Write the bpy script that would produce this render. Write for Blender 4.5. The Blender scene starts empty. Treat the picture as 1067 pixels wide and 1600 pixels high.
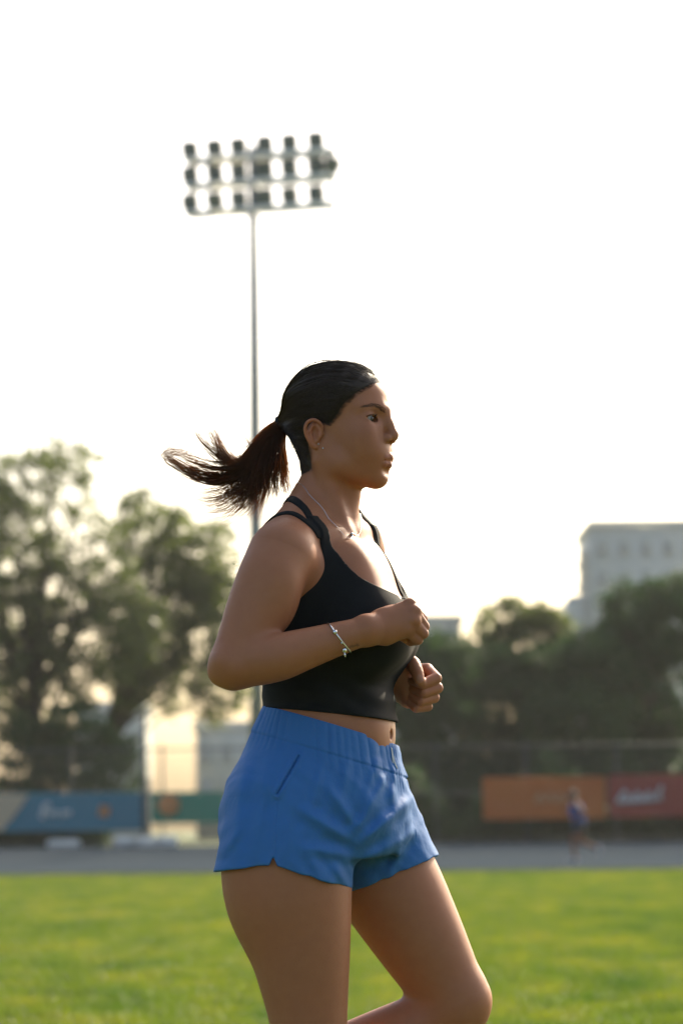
import bpy, math
import numpy as np
from mathutils import Vector, Matrix

scn = bpy.context.scene
COL = scn.collection
rng = np.random.default_rng(7)
R = math.radians

# ------------------------------------------------------------------ camera
CAM_H, CAM_D, FPX = 0.85, 5.5, 5000.0          # height, distance to the runner, focal length in photo pixels
HORIZON = 1296.0                               # photo row of the horizon
TILT = math.atan((HORIZON - 800.0) / FPX)
ROLL = R(0.55)
_f = np.array([0, math.cos(TILT), math.sin(TILT)])
_r0 = np.array([1.0, 0, 0])
_u0 = np.array([0, -math.sin(TILT), math.cos(TILT)])
_r = _r0 * math.cos(ROLL) - _u0 * math.sin(ROLL)
_u = _u0 * math.cos(ROLL) + _r0 * math.sin(ROLL)
CAM = np.array([0, -CAM_D, CAM_H])

def V(px, py, Y=0.0):
    """the point on the plane y = Y seen at a photo pixel"""
    d = _f + (px - 533.5) / FPX * _r + (800.0 - py) / FPX * _u
    return CAM + d * ((Y + CAM_D) / d[1])

def proj(P):
    q = np.asarray(P) - CAM
    z = q @ _f
    return 533.5 + FPX * (q @ _r) / z, 800.0 - FPX * (q @ _u) / z

PX = 1 / 904.0                                 # metres per photo pixel at the runner

cam = bpy.data.cameras.new('camera')
cam_o = bpy.data.objects.new('camera', cam)
COL.objects.link(cam_o)
cam.sensor_fit = 'VERTICAL'
cam.sensor_height = 36.0
cam.lens = FPX / 1600.0 * 36.0
cam.clip_start, cam.clip_end = 0.1, 6000
cam.dof.use_dof = True
cam.dof.focus_distance = 5.42
cam.dof.aperture_fstop = 5.2
cam.dof.aperture_blades = 0
cam_o.matrix_world = Matrix(((_r[0], _u[0], -_f[0], CAM[0]), (_r[1], _u[1], -_f[1], CAM[1]),
                             (_r[2], _u[2], -_f[2], CAM[2]), (0, 0, 0, 1)))
scn.camera = cam_o

# ------------------------------------------------------------------ sky, sun, exposure
SUN_EL, SUN_AZ = R(31), R(29)                  # azimuth clockwise from +Y (the view direction)
world = bpy.data.worlds.new('World')
scn.world = world
world.use_nodes = True
wn = world.node_tree
sky = wn.nodes.new('ShaderNodeTexSky')
sky.sky_type = 'NISHITA'
sky.sun_disc = False
sky.sun_elevation = SUN_EL
sky.sun_rotation = SUN_AZ
sky.air_density, sky.dust_density, sky.ozone_density = 1.0, 4.5, 1.0
bg = next(n for n in wn.nodes if n.type == 'BACKGROUND')
bg.inputs['Strength'].default_value = 0.15
wn.links.new(sky.outputs[0], bg.inputs['Color'])
sun = bpy.data.lights.new('sun', 'SUN')
sun.energy = 3.9
sun.angle = R(0.6)
sun.color = (1.0, 0.87, 0.66)
sun_o = bpy.data.objects.new('sun', sun)
COL.objects.link(sun_o)
_sd = Vector((math.sin(SUN_AZ) * math.cos(SUN_EL), math.cos(SUN_AZ) * math.cos(SUN_EL), math.sin(SUN_EL)))
sun_o.rotation_euler = _sd.to_track_quat('Z', 'Y').to_euler()
sun_o.location = (20, 20, 30)
scn.view_settings.view_transform = 'Standard'
scn.view_settings.look = 'None'
scn.view_settings.gamma = 1.0
scn.view_settings.use_curve_mapping = False
scn.view_settings.exposure = 1.08
scn.render.engine = 'CYCLES'
scn.cycles.use_denoising = True
scn.cycles.max_bounces = 8
scn.cycles.transparent_max_bounces = 8

# ------------------------------------------------------------------ helpers: objects, meshes, materials
def tag(o, label=None, cat=None, group=None, kind=None):
    for k, v in (('label', label), ('category', cat), ('group', group), ('kind', kind)):
        if v:
            o[k] = v
    return o

def empty(name, loc=(0, 0, 0), rz=0.0):
    o = bpy.data.objects.new(name, None)
    o.empty_display_size = 0.1
    COL.objects.link(o)
    o.location = loc
    o.rotation_euler = (0, 0, rz)
    return o

def link(name, me, mat=None, parent=None, smooth=False):
    o = bpy.data.objects.new(name, me)
    COL.objects.link(o)
    if mat is not None and len(me.materials) == 0:
        me.materials.append(mat)
    if smooth:
        me.polygons.foreach_set('use_smooth', np.ones(len(me.polygons), bool))
    if parent is not None:
        o.parent = parent
    return o

def mesh_np(name, verts, quads=None, tris=None):
    """a mesh from numpy arrays"""
    me = bpy.data.meshes.new(name)
    verts = np.asarray(verts, np.float32)
    faces, starts, n = [], [], 0
    for arr, k in ((quads, 4), (tris, 3)):
        if arr is not None and len(arr):
            arr = np.asarray(arr, np.int32)
            faces.append(arr.ravel())
            starts.append(n + k * np.arange(len(arr)))
            n += arr.size
    loops = np.concatenate(faces)
    st = np.concatenate(starts).astype(np.int32)
    me.vertices.add(len(verts))
    me.vertices.foreach_set('co', verts.ravel())
    me.loops.add(len(loops))
    me.loops.foreach_set('vertex_index', loops)
    me.polygons.add(len(st))
    me.polygons.foreach_set('loop_start', st)
    me.update(calc_edges=True)
    return me

class MB:
    """collects boxes and tubes into one mesh"""
    def __init__(self):
        self.v, self.q, self.t, self.n = [], [], [], 0
    def add(self, v, q=None, t=None):
        self.v.append(np.asarray(v, float))
        if q is not None and len(q):
            self.q.append(np.asarray(q) + self.n)
        if t is not None and len(t):
            self.t.append(np.asarray(t) + self.n)
        self.n += len(v)
        return self
    def box(self, c, s, rz=0.0, bev=0.0):
        """box with centre c and full sizes s; bev bevels all edges"""
        hx, hy, hz = (np.asarray(s, float) / 2)
        if bev <= 0:
            v = np.array([(x, y, z) for x in (-hx, hx) for y in (-hy, hy) for z in (-hz, hz)])
            q = [(0, 1, 3, 2), (4, 6, 7, 5), (0, 4, 5, 1), (2, 3, 7, 6), (0, 2, 6, 4), (1, 5, 7, 3)]
            t = None
        else:
            b = min(bev, hx * .9, hy * .9, hz * .9)
            v, idx = [], {}
            for sx in (-1, 1):
                for sy in (-1, 1):
                    for sz in (-1, 1):
                        for a in range(3):
                            p = [sx * (hx - b), sy * (hy - b), sz * (hz - b)]
                            p[a] = (sx * hx, sy * hy, sz * hz)[a]
                            idx[(sx, sy, sz, a)] = len(v)
                            v.append(p)
            q, t = [], []
            for a in range(3):
                o1, o2 = [i for i in range(3) if i != a]
                for s_ in (-1, 1):
                    k = []
                    for (e, f_) in ((-1, -1), (1, -1), (1, 1), (-1, 1)):
                        sg = [0, 0, 0]; sg[a] = s_; sg[o1] = e; sg[o2] = f_
                        k.append(idx[(*sg, a)])
                    if s_ * (1 if a != 1 else -1) < 0: k.reverse()
                    q.append(k)
                for e in (-1, 1):
                    for f_ in (-1, 1):
                        k = []
                        for s_, ax in ((-1, o1), (1, o1), (1, o2), (-1, o2)):
                            sg = [0, 0, 0]; sg[a] = s_; sg[o1] = e; sg[o2] = f_
                            k.append(idx[(*sg, ax)])
                        q.append(k)
            for sx in (-1, 1):
                for sy in (-1, 1):
                    for sz in (-1, 1):
                        t.append([idx[(sx, sy, sz, a)] for a in range(3)])
            v = np.array(v)
        c_, s_ = math.cos(rz), math.sin(rz)
        v = np.asarray(v) @ np.array([[c_, s_, 0], [-s_, c_, 0], [0, 0, 1]])
        return self.add(v + np.asarray(c, float), q, t)
    def tube(self, pts, rad, n=8, cap=True):
        pts = np.asarray(pts, float)
        rad = np.broadcast_to(np.asarray(rad, float), (len(pts),))
        T = np.gradient(pts, axis=0)
        T /= np.linalg.norm(T, axis=1)[:, None] + 1e-12
        ref = np.array([0, 0, 1.0]) if abs(T[0][2]) < .9 else np.array([1.0, 0, 0])
        a = np.cross(T, ref); a /= np.linalg.norm(a, axis=1)[:, None] + 1e-12
        b = np.cross(T, a)
        th = np.arange(n) * 2 * math.pi / n
        v = pts[:, None] + rad[:, None, None] * (np.cos(th)[None, :, None] * a[:, None] + np.sin(th)[None, :, None] * b[:, None])
        m = len(pts)
        i, j = np.meshgrid(np.arange(m - 1), np.arange(n), indexing='ij')
        j2 = (j + 1) % n
        q = np.stack([i * n + j, i * n + j2, (i + 1) * n + j2, (i + 1) * n + j], -1).reshape(-1, 4)
        v = v.reshape(-1, 3)
        t = None
        if cap:
            v = np.vstack([v, pts[0], pts[-1]])
            k = np.arange(n)
            t = np.vstack([np.stack([np.full(n, m * n), (k + 1) % n, k], 1),
                           np.stack([np.full(n, m * n + 1), (m - 1) * n + k, (m - 1) * n + (k + 1) % n], 1)])
        return self.add(v, q, t)
    def mesh(self, name):
        return mesh_np(name, np.vstack(self.v), np.vstack(self.q) if self.q else None, np.vstack(self.t) if self.t else None)
    def build(self, name, mat=None, parent=None, smooth=False):
        return link(name, self.mesh(name), mat, parent, smooth)

def mat(name, col, rough=0.6, noise=None, bump=None, spec=0.5, metal=0.0, sss=0.0, transl=0.0, tcol=None, attr=None):
    """procedural material: base colour varied by object-space noise, optional bump and translucency"""
    m = bpy.data.materials.new(name)
    m.use_nodes = True
    nt = m.node_tree
    N, L = nt.nodes, nt.links
    p = N['Principled BSDF']
    p.inputs['Base Color'].default_value = (*col, 1)
    p.inputs['Roughness'].default_value = rough
    p.inputs['Specular IOR Level'].default_value = spec
    p.inputs['Metallic'].default_value = metal
    if sss:
        p.inputs['Subsurface Weight'].default_value = sss
        p.inputs['Subsurface Radius'].default_value = (1.0, .35, .18)
        p.inputs['Subsurface Scale'].default_value = .012
    geo = N.new('ShaderNodeNewGeometry')
    csock = None
    if attr:
        a = N.new('ShaderNodeVertexColor'); a.layer_name = attr
        csock = a.outputs['Color']
    if noise:
        sc, amt, col2 = noise[:3]
        t = N.new('ShaderNodeTexNoise')
        t.inputs['Scale'].default_value = sc
        t.inputs['Detail'].default_value = 5
        L.new(geo.outputs['Position'], t.inputs['Vector'])
        rmp = N.new('ShaderNodeMapRange')
        rmp.inputs['From Min'].default_value, rmp.inputs['From Max'].default_value = .35, .68
        rmp.inputs['To Min'].default_value, rmp.inputs['To Max'].default_value = 0, amt
        L.new(t.outputs['Fac'], rmp.inputs['Value'])
        mx = N.new('ShaderNodeMix'); mx.data_type = 'RGBA'
        if csock is not None: L.new(csock, mx.inputs['A'])
        else: mx.inputs['A'].default_value = (*col, 1)
        mx.inputs['B'].default_value = (*col2, 1)
        L.new(rmp.outputs['Result'], mx.inputs['Factor'])
        csock = mx.outputs['Result']
    if csock is not None:
        L.new(csock, p.inputs['Base Color'])
    if bump:
        sc, dist = bump[:2]
        t = N.new('ShaderNodeTexNoise')
        t.inputs['Scale'].default_value = sc
        t.inputs['Detail'].default_value = 3
        L.new(geo.outputs['Position'], t.inputs['Vector'])
        b = N.new('ShaderNodeBump')
        b.inputs['Distance'].default_value = dist
        b.inputs['Strength'].default_value = 1.0
        L.new(t.outputs['Fac'], b.inputs['Height'])
        L.new(b.outputs['Normal'], p.inputs['Normal'])
    if transl:
        tr = N.new('ShaderNodeBsdfTranslucent')
        tr.inputs['Color'].default_value = (*(tcol or col), 1)
        ms = N.new('ShaderNodeMixShader')
        ms.inputs[0].default_value = transl
        L.new(p.outputs[0], ms.inputs[1])
        L.new(tr.outputs[0], ms.inputs[2])
        L.new(ms.outputs[0], N['Material Output'].inputs['Surface'])
    return m
# ------------------------------------------------------------------ materials of the place
M = {}
M['turf'] = mat('turf', (.075, .11, .018), .9, (.9, .8, (.12, .13, .02)), (60, .01))
M['track'] = mat('track', (.042, .056, .068), .9, (.35, .6, (.055, .069, .080)), (180, .002), spec=0)
M['kerb'] = mat('kerb', (.06, .075, .05), .9, (2.0, .6, (.10, .11, .08)))  # dark green tone paints in the shadow strip at the grass edge
M['apron'] = mat('apron', (.045, .058, .068), .9, (.5, .6, (.058, .070, .079)), (40, .004), spec=0)
M['steel'] = mat('galvanised_steel', (.11, .14, .14), .5, (3, .5, (.24, .27, .26)), metal=.3)
M['cream'] = mat('cream_paint', (.80, .78, .64), .6, (2, .4, (.70, .68, .55)))
M['lamp'] = mat('lamp_housing', (.035, .05, .045), .5, (5, .5, (.06, .075, .065)))
M['lampglass'] = mat('lamp_glass', (.10, .13, .12), .15)
M['post'] = mat('dark_post', (.035, .045, .04), .6, (6, .5, (.05, .06, .055)), metal=.2)
M['wire'] = mat('wire', (.05, .06, .055), .6, (4, .3, (.07, .08, .07)))
M['bark'] = mat('bark', (.045, .035, .025), .9, (6, .7, (.08, .065, .045)), (14, .03))
M['leaf_a'] = mat('leaf_olive', (.045, .065, .018), .5, (.8, .8, (.075, .085, .025)), transl=.45, tcol=(.17, .22, .045))
M['leaf_b'] = mat('leaf_dark', (.024, .052, .016), .6, (.8, .8, (.040, .072, .020)), transl=.26, tcol=(.06, .13, .025), spec=.2)
M['concrete_hazed'] = mat('hazed_concrete', (.36, .38, .34), .85, (.15, .6, (.42, .43, .39)), (1.5, .02))  # distance haze is put into the pale wall colour
M['hazed_glass'] = mat('hazed_glass', (.32, .34, .31), .5, (.4, .5, (.35, .37, .33)), spec=.2)  # panes paled towards the walls, haze painted into the glass
M['white_block'] = mat('white_block', (.62, .61, .54), .8, (3, .5, (.45, .45, .4)))

# ------------------------------------------------------------------ ground, track
def sheet(name, x0, x1, y0, y1, z, m, nx=1, ny=1, kind='structure', parent=None):
    xs, ys = np.linspace(x0, x1, nx + 1), np.linspace(y0, y1, ny + 1)
    X, Y = np.meshgrid(xs, ys, indexing='ij')
    v = np.stack([X.ravel(), Y.ravel(), np.full(X.size, z)], 1)
    i, j = np.meshgrid(np.arange(nx), np.arange(ny), indexing='ij')
    a = (i * (ny + 1) + j).ravel()
    q = np.stack([a, a + ny + 1, a + ny + 2, a + 1], 1)
    o = link(name, mesh_np(name, v, q), m, parent)
    return tag(o, kind=kind)

GRASS_END = 57.2
sheet('ground', -2500, 2500, -60, 5000, -0.012, M['turf'])
tag(MB().box((0, GRASS_END + .12, .02), (240, .24, .10), 0, .02).build('kerb', M['kerb']), kind='structure')
sheet('running_track', -120, 120, GRASS_END + .24, 79.5, .004, M['track'])
# the paved bank that climbs from the track to the fence
_v, _q = [], []
prof = [(79.5, .004), (80.5, .03), (84.5, .40), (92, .42)]
for (y, z) in prof:
    _v += [(-120, y, z), (120, y, z)]
for k in range(len(prof) - 1):
    _q.append((2 * k, 2 * k + 1, 2 * k + 3, 2 * k + 2))
tag(link('paved_bank', mesh_np('paved_bank', _v, _q), M['apron']), kind='structure')

# grass: one square metre of blades, set out over the field
def grass_patch():
    n = 2600
    x, y = rng.uniform(-.55, .55, n), rng.uniform(-.55, .55, n)
    h = rng.uniform(.022, .055, n) * (1 + .35 * np.sin(x * 9 + 1) * np.cos(y * 7))
    w = rng.uniform(.0016, .0032, n)
    a = rng.uniform(0, 2 * math.pi, n)
    lean = rng.uniform(.1, .9, n) * h
    la = rng.uniform(0, 2 * math.pi, n)
    base = np.stack([x, y, np.full(n, -.012)], 1)
    dx = np.stack([np.cos(a) * w, np.sin(a) * w, np.zeros(n)], 1)
    ld = np.stack([np.cos(la) * lean, np.sin(la) * lean, np.zeros(n)], 1)
    up = np.stack([np.zeros(n), np.zeros(n), h], 1)
    mid = base + ld * .35 + up * .6
    tip = base + ld + up
    v = np.stack([base - dx, base + dx, mid + dx * .8, mid - dx * .8, tip], 1).reshape(-1, 3)
    k = np.arange(n) * 5
    return mesh_np('grass_blades', v, np.stack([k, k + 1, k + 2, k + 3], 1), np.stack([k + 3, k + 2, k + 4], 1))

def grass_material():
    m = bpy.data.materials.new('grass')
    m.use_nodes = True
    N, L = m.node_tree.nodes, m.node_tree.links
    p = N['Principled BSDF']
    geo = N.new('ShaderNodeNewGeometry')
    mp = N.new('ShaderNodeMapping'); mp.inputs['Scale'].default_value = (1, .55, 1)
    L.new(geo.outputs['Position'], mp.inputs['Vector'])
    t1 = N.new('ShaderNodeTexNoise'); t1.inputs['Scale'].default_value = .55; t1.inputs['Detail'].default_value = 5
    t1.inputs['Roughness'].default_value = .62
    t2 = N.new('ShaderNodeTexNoise'); t2.inputs['Scale'].default_value = 2.3; t2.inputs['Detail'].default_value = 3
    L.new(mp.outputs[0], t1.inputs['Vector']); L.new(mp.outputs[0], t2.inputs['Vector'])
    ad = N.new('ShaderNodeMath'); ad.operation = 'ADD'
    L.new(t1.outputs['Fac'], ad.inputs[0]); L.new(t2.outputs['Fac'], ad.inputs[1])
    rp = N.new('ShaderNodeValToRGB')
    e = rp.color_ramp.elements
    e[0].position, e[0].color = .36, (.035, .075, .008, 1)
    e[1].position, e[1].color = .66, (.165, .165, .016, 1)
    k = e.new(.50); k.color = (.082, .116, .011, 1)
    hf = N.new('ShaderNodeMath'); hf.operation = 'MULTIPLY'; hf.inputs[1].default_value = .5
    L.new(ad.outputs[0], hf.inputs[0]); L.new(hf.outputs[0], rp.inputs['Fac'])
    L.new(rp.outputs[0], p.inputs['Base Color'])
    p.inputs['Roughness'].default_value = .55
    tr = N.new('ShaderNodeBsdfTranslucent')
    mulc = N.new('ShaderNodeMix'); mulc.data_type = 'RGBA'; mulc.blend_type = 'MULTIPLY'; mulc.inputs['Factor'].default_value = 1
    L.new(rp.outputs[0], mulc.inputs['A']); mulc.inputs['B'].default_value = (1.7, 1.75, 1.1, 1)
    L.new(mulc.outputs['Result'], tr.inputs['Color'])
    ms = N.new('ShaderNodeMixShader'); ms.inputs[0].default_value = .45
    L.new(p.outputs[0], ms.inputs[1]); L.new(tr.outputs[0], ms.inputs[2])
    L.new(ms.outputs[0], N['Material Output'].inputs['Surface'])
    return m
M['grass'] = grass_material()

def grass_field():
    patch = bpy.data.meshes.new('grass')
    me = grass_patch()
    me.materials.append(M['grass'])
    src = bpy.data.objects.new('grass_source', me)      # reached only through the node tree
    xs, ys = np.arange(-16, 16.5, 1.0), np.arange(-4, GRASS_END - .4, 1.0)
    X, Y = np.meshgrid(xs, ys)
    keep = np.abs(X) < 4 + (Y + 6) * .19
    v = np.stack([X[keep], Y[keep], np.zeros(keep.sum())], 1)
    patch.vertices.add(len(v)); patch.vertices.foreach_set('co', v.astype(np.float32).ravel())
    o = bpy.data.objects.new('grass', patch)
    COL.objects.link(o)
    ng = bpy.data.node_groups.new('grass_spread', 'GeometryNodeTree')
    ng.interface.new_socket('Geometry', in_out='INPUT', socket_type='NodeSocketGeometry')
    ng.interface.new_socket('Geometry', in_out='OUTPUT', socket_type='NodeSocketGeometry')
    n = ng.nodes
    gi, go = n.new('NodeGroupInput'), n.new('NodeGroupOutput')
    inst = n.new('GeometryNodeInstanceOnPoints')
    oi = n.new('GeometryNodeObjectInfo'); oi.inputs['Object'].default_value = src
    rv = n.new('FunctionNodeRandomValue'); rv.data_type = 'INT'
    rv.inputs['Min'].default_value, rv.inputs['Max'].default_value = 0, 3
    mu = n.new('ShaderNodeMath'); mu.operation = 'MULTIPLY'; mu.inputs[1].default_value = math.pi / 2
    cx = n.new('ShaderNodeCombineXYZ')
    L = ng.links
    L.new(rv.outputs[2], mu.inputs[0]); L.new(mu.outputs[0], cx.inputs['Z'])
    L.new(gi.outputs[0], inst.inputs['Points']); L.new(oi.outputs['Geometry'], inst.inputs['Instance'])
    L.new(cx.outputs[0], inst.inputs['Rotation']); L.new(inst.outputs[0], go.inputs[0])
    md = o.modifiers.new('spread', 'NODES'); md.node_group = ng
    patch.materials.append(M['grass'])
    tag(o, 'short mown yellow green grass of the sports field', 'grass', kind='stuff')
grass_field()

# ------------------------------------------------------------------ fence with banners
FY = 86.5
FZ = .40
def fence():
    root = tag(empty('wire_fence', (0, FY, FZ)), 'tall dark wire fence along the far side of the track', 'fence')
    H = 2.85
    x0, x1 = -26.0, 26.0
    xs = np.arange(x0, x1 + .1, 2.6)
    me = MB().box((0, 0, H / 2 + .02), (.07, .07, H + .04), 0, .008).box((0, 0, H + .06), (.085, .085, .03), 0, .005).mesh('post')
    me.materials.append(M['post'])
    for x in xs:
        o = link('post', me, None, root); o.location = (x, 0, 0)
    for z in (.12, 1.45, H - .05):
        MB().tube([(x0, -.05, z), (x1, -.05, z)], .024, 8).build('rail', M['post'], root)
    w = MB()
    for x in np.arange(x0 + .05, x1, .075):
        w.box((x, -.078, H / 2), (.005, .005, H - .1))
    for z in np.arange(.15, H - .05, .2):
        w.box(((x0 + x1) / 2, -.084, z), (x1 - x0, .005, .005))
    tag(w.build('wire_mesh', M['wire'], root), kind='stuff')
fence()

def strokes(root, name, paths, width, m, y):
    """flat raised lettering strokes on a banner, paths in metres from the banner's centre"""
    for pth in paths:
        p = np.asarray(pth, float)
        t = np.gradient(p, axis=0); t /= np.linalg.norm(t, axis=1)[:, None]
        nn = np.stack([-t[:, 1], t[:, 0]], 1) * width / 2
        a, b = p - nn, p + nn
        f_ = np.vstack([a, b])
        k = len(p)
        v = np.vstack([np.stack([f_[:, 0], np.full(2 * k, y), f_[:, 1]], 1), np.stack([f_[:, 0], np.full(2 * k, y + .004), f_[:, 1]], 1)])
        q = []
        for i in range(k - 1):
            q += [(i, i + 1, k + i + 1, k + i), (i, 2 * k + i, 2 * k + i + 1, i + 1), (k + i, k + i + 1, 3 * k + i + 1, 3 * k + i)]
        link(name, mesh_np(name, v, q), m, root)

def banner(x0, x1, z0, z1, m, label, bow=.02, group=None):
    """fabric banner tied to the field side of the fence: a sheet with soft waves, a hem and eyelet ties"""
    cx, w, h = (x0 + x1) / 2, x1 - x0, z1 - z0
    root = tag(empty('banner', (cx, FY - .12, (z0 + z1) / 2)), label, 'banner', group)
    nx, nz = 40, 8
    X, Z = np.meshgrid(np.linspace(-w / 2, w / 2, nx + 1), np.linspace(-h / 2, h / 2, nz + 1), indexing='ij')
    Y = -bow * (.6 + .4 * np.sin(X * 2.1 + x0) * np.cos(Z * 2.3)) - .012 * np.sin(X * 6.5 + Z * 2)
    f_ = np.stack([X, Y, Z], -1).reshape(-1, 3)
    i, j = np.meshgrid(np.arange(nx), np.arange(nz), indexing='ij')
    a = (i * (nz + 1) + j).ravel()
    q = np.stack([a, a + nz + 1, a + nz + 2, a + 1], 1)
    n = len(f_)
    v = np.vstack([f_, f_ + (0, .004, 0)])
    q = np.vstack([q, q[:, ::-1] + n])
    link('sheet', mesh_np('sheet', v, q), m, root, True)
    t = MB()
    for zz in (-h / 2 - .012, h / 2 + .012):
        t.box((0, -.015, zz), (w, .02, .03), 0, .004)
    t.build('hem', m, root)
    for x in np.linspace(-w / 2 + .1, w / 2 - .1, max(2, int(w / 1.3))):
        MB().box((x, .03, h / 2 + .03), (.02, .12, .05), 0, .004).build('tie', M['post'], root)
    return root

bz = lambda y: V(533, y, FY - .12)[2]
bx = lambda x: V(x, 1250, FY - .12)[0]
M['ban_teal'] = mat('teal_vinyl', (.045, .15, .20), .7, (.5, .5, (.06, .18, .23)), spec=.1)
M['ban_beige'] = mat('beige_vinyl', (.46, .36, .24), .7, (.5, .4, (.40, .31, .21)), spec=.1)
M['ban_orange'] = mat('orange_vinyl', (.40, .13, .03), .7, (.25, .7, (.36, .09, .035)), spec=.1)
M['ban_red'] = mat('red_vinyl', (.26, .055, .04), .7, (.25, .6, (.20, .05, .045)), spec=.1)
M['ban_green'] = mat('green_vinyl', (.06, .20, .13), .7, (.4, .5, (.10, .26, .18)), spec=.1)
M['ban_pale'] = mat('pale_print', (.45, .45, .42), .6, (2, .3, (.36, .36, .34)))
M['ban_sun'] = mat('orange_print', (.50, .20, .06), .6, (2, .3, (.42, .2, .08)))

b1 = banner(bx(-70), bx(232), bz(1293), bz(1236), M['ban_teal'], 'teal banner with a pale beige corner and faint white print, on the fence')
# beige corner panel with a slanted edge, sewn over the teal
w1 = bx(232) - bx(-70); h1 = bz(1236) - bz(1293)
ax, bxx, cxx = -w1 / 2, -w1 / 2 + (bx(46) - bx(-70)), -w1 / 2 + (bx(4) - bx(-70))
_pv = [(ax, -.055, -h1 / 2), (cxx, -.055, -h1 / 2), (bxx - .25, -.055, .12), (bxx, -.055, h1 / 2), (ax, -.055, h1 / 2)]
me = bpy.data.meshes.new('corner_panel')
me.from_pydata(_pv + [(x, y + .004, z) for x, y, z in _pv], [], [(0, 1, 2, 3, 4), (9, 8, 7, 6, 5)])
link('corner_panel', me, M['ban_beige'], b1)
o0 = -w1 / 2 - bx(-70)
lx = lambda px: o0 + bx(px)
strokes(b1, 'print_mark', [[(lx(66), -.18), (lx(66) + .1, .2), (lx(66) + .25, .22)], [(lx(76), -.05), (lx(92), -.03)], [(lx(92) + .06, -.06), (lx(112), -.02)]], .15, M['ban_pale'], -.06)
strokes(b1, 'print_mark', [[(lx(158), -.12), (lx(163), .18)], [(lx(168), .15), (lx(165), -.15)]], .16, M['ban_sun'], -.06)
b2 = banner(bx(236), bx(352), bz(1283), bz(1236), M['ban_green'], 'green banner with a round orange mark beside the dark post')
tt = np.linspace(0, 2 * math.pi, 14)
strokes(b2, 'print_mark', [np.stack([-.55 + .17 * np.cos(tt), .08 + .17 * np.sin(tt)], 1)], .3, M['ban_sun'], -.06)
b3 = banner(bx(754), bx(945), bz(1281), bz(1219), M['ban_orange'], 'orange banner with faint pale print behind the distant jogger')
strokes(b3, 'print_mark', [[(-.25 + .3 * k, -.14 + .05 * (k % 2)), (-.15 + .3 * k, .14), (-.02 + .3 * k, -.1)] for k in range(4)], .07, mat('tan_print', (.42, .24, .12), .6), -.06)
b4 = banner(bx(949), bx(1150), bz(1279), bz(1217), M['ban_red'], 'dark red banner with blurred white script lettering')
strokes(b4, 'print_mark', [[(-1.55, -.12), (-1.35, .16), (-1.25, -.1)], [(-1.12, -.1), (-1.0, .1), (-.9, -.08)], [(-.8, -.08), (-.65, .12), (-.6, -.08)], [(-.45, -.1), (-.3, .28)], [(-1.6, -.16), (-1.0, -.14), (-.3, -.08)]], .10, M['ban_pale'], -.06)

# dark post with its white concrete feet beside the banners
def lone_post():
    p = V(226, 1316, FY - 1.2)
    root = tag(empty('post_stand', (p[0], p[1], FZ)), 'dark upright post held by white concrete blocks in front of the fence', 'post')
    zt = V(226, 1118, FY - 1.2)[2] - FZ
    MB().tube([(0, 0, .02), (0, 0, zt)], [.075, .07], 10).box((0, 0, zt + .02), (.2, .2, .05), 0, .01).build('pole', M['post'], root, False)
    for k, (dx, dy, w) in enumerate(((-.55, .0, .62), (.62, -.05, .62), (.05, -.42, .55))):
        b = MB().box((dx, dy, .16), (w, .4, .30), .1 * k, .05)
        b.build('foot_block', M['white_block'], root)
    MB().box((0, 0, .06), (1.9, .09, .07), 0, .01).build('foot_bar', M['post'], root)
lone_post()
p = V(100, 1322, FY - .9)
tag(MB().box((p[0], p[1], FZ + .12), (.95, .4, .22), .06, .06).build('concrete_block', M['white_block']), 'low weathered white concrete block on the paving under the teal banner', 'block')

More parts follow.
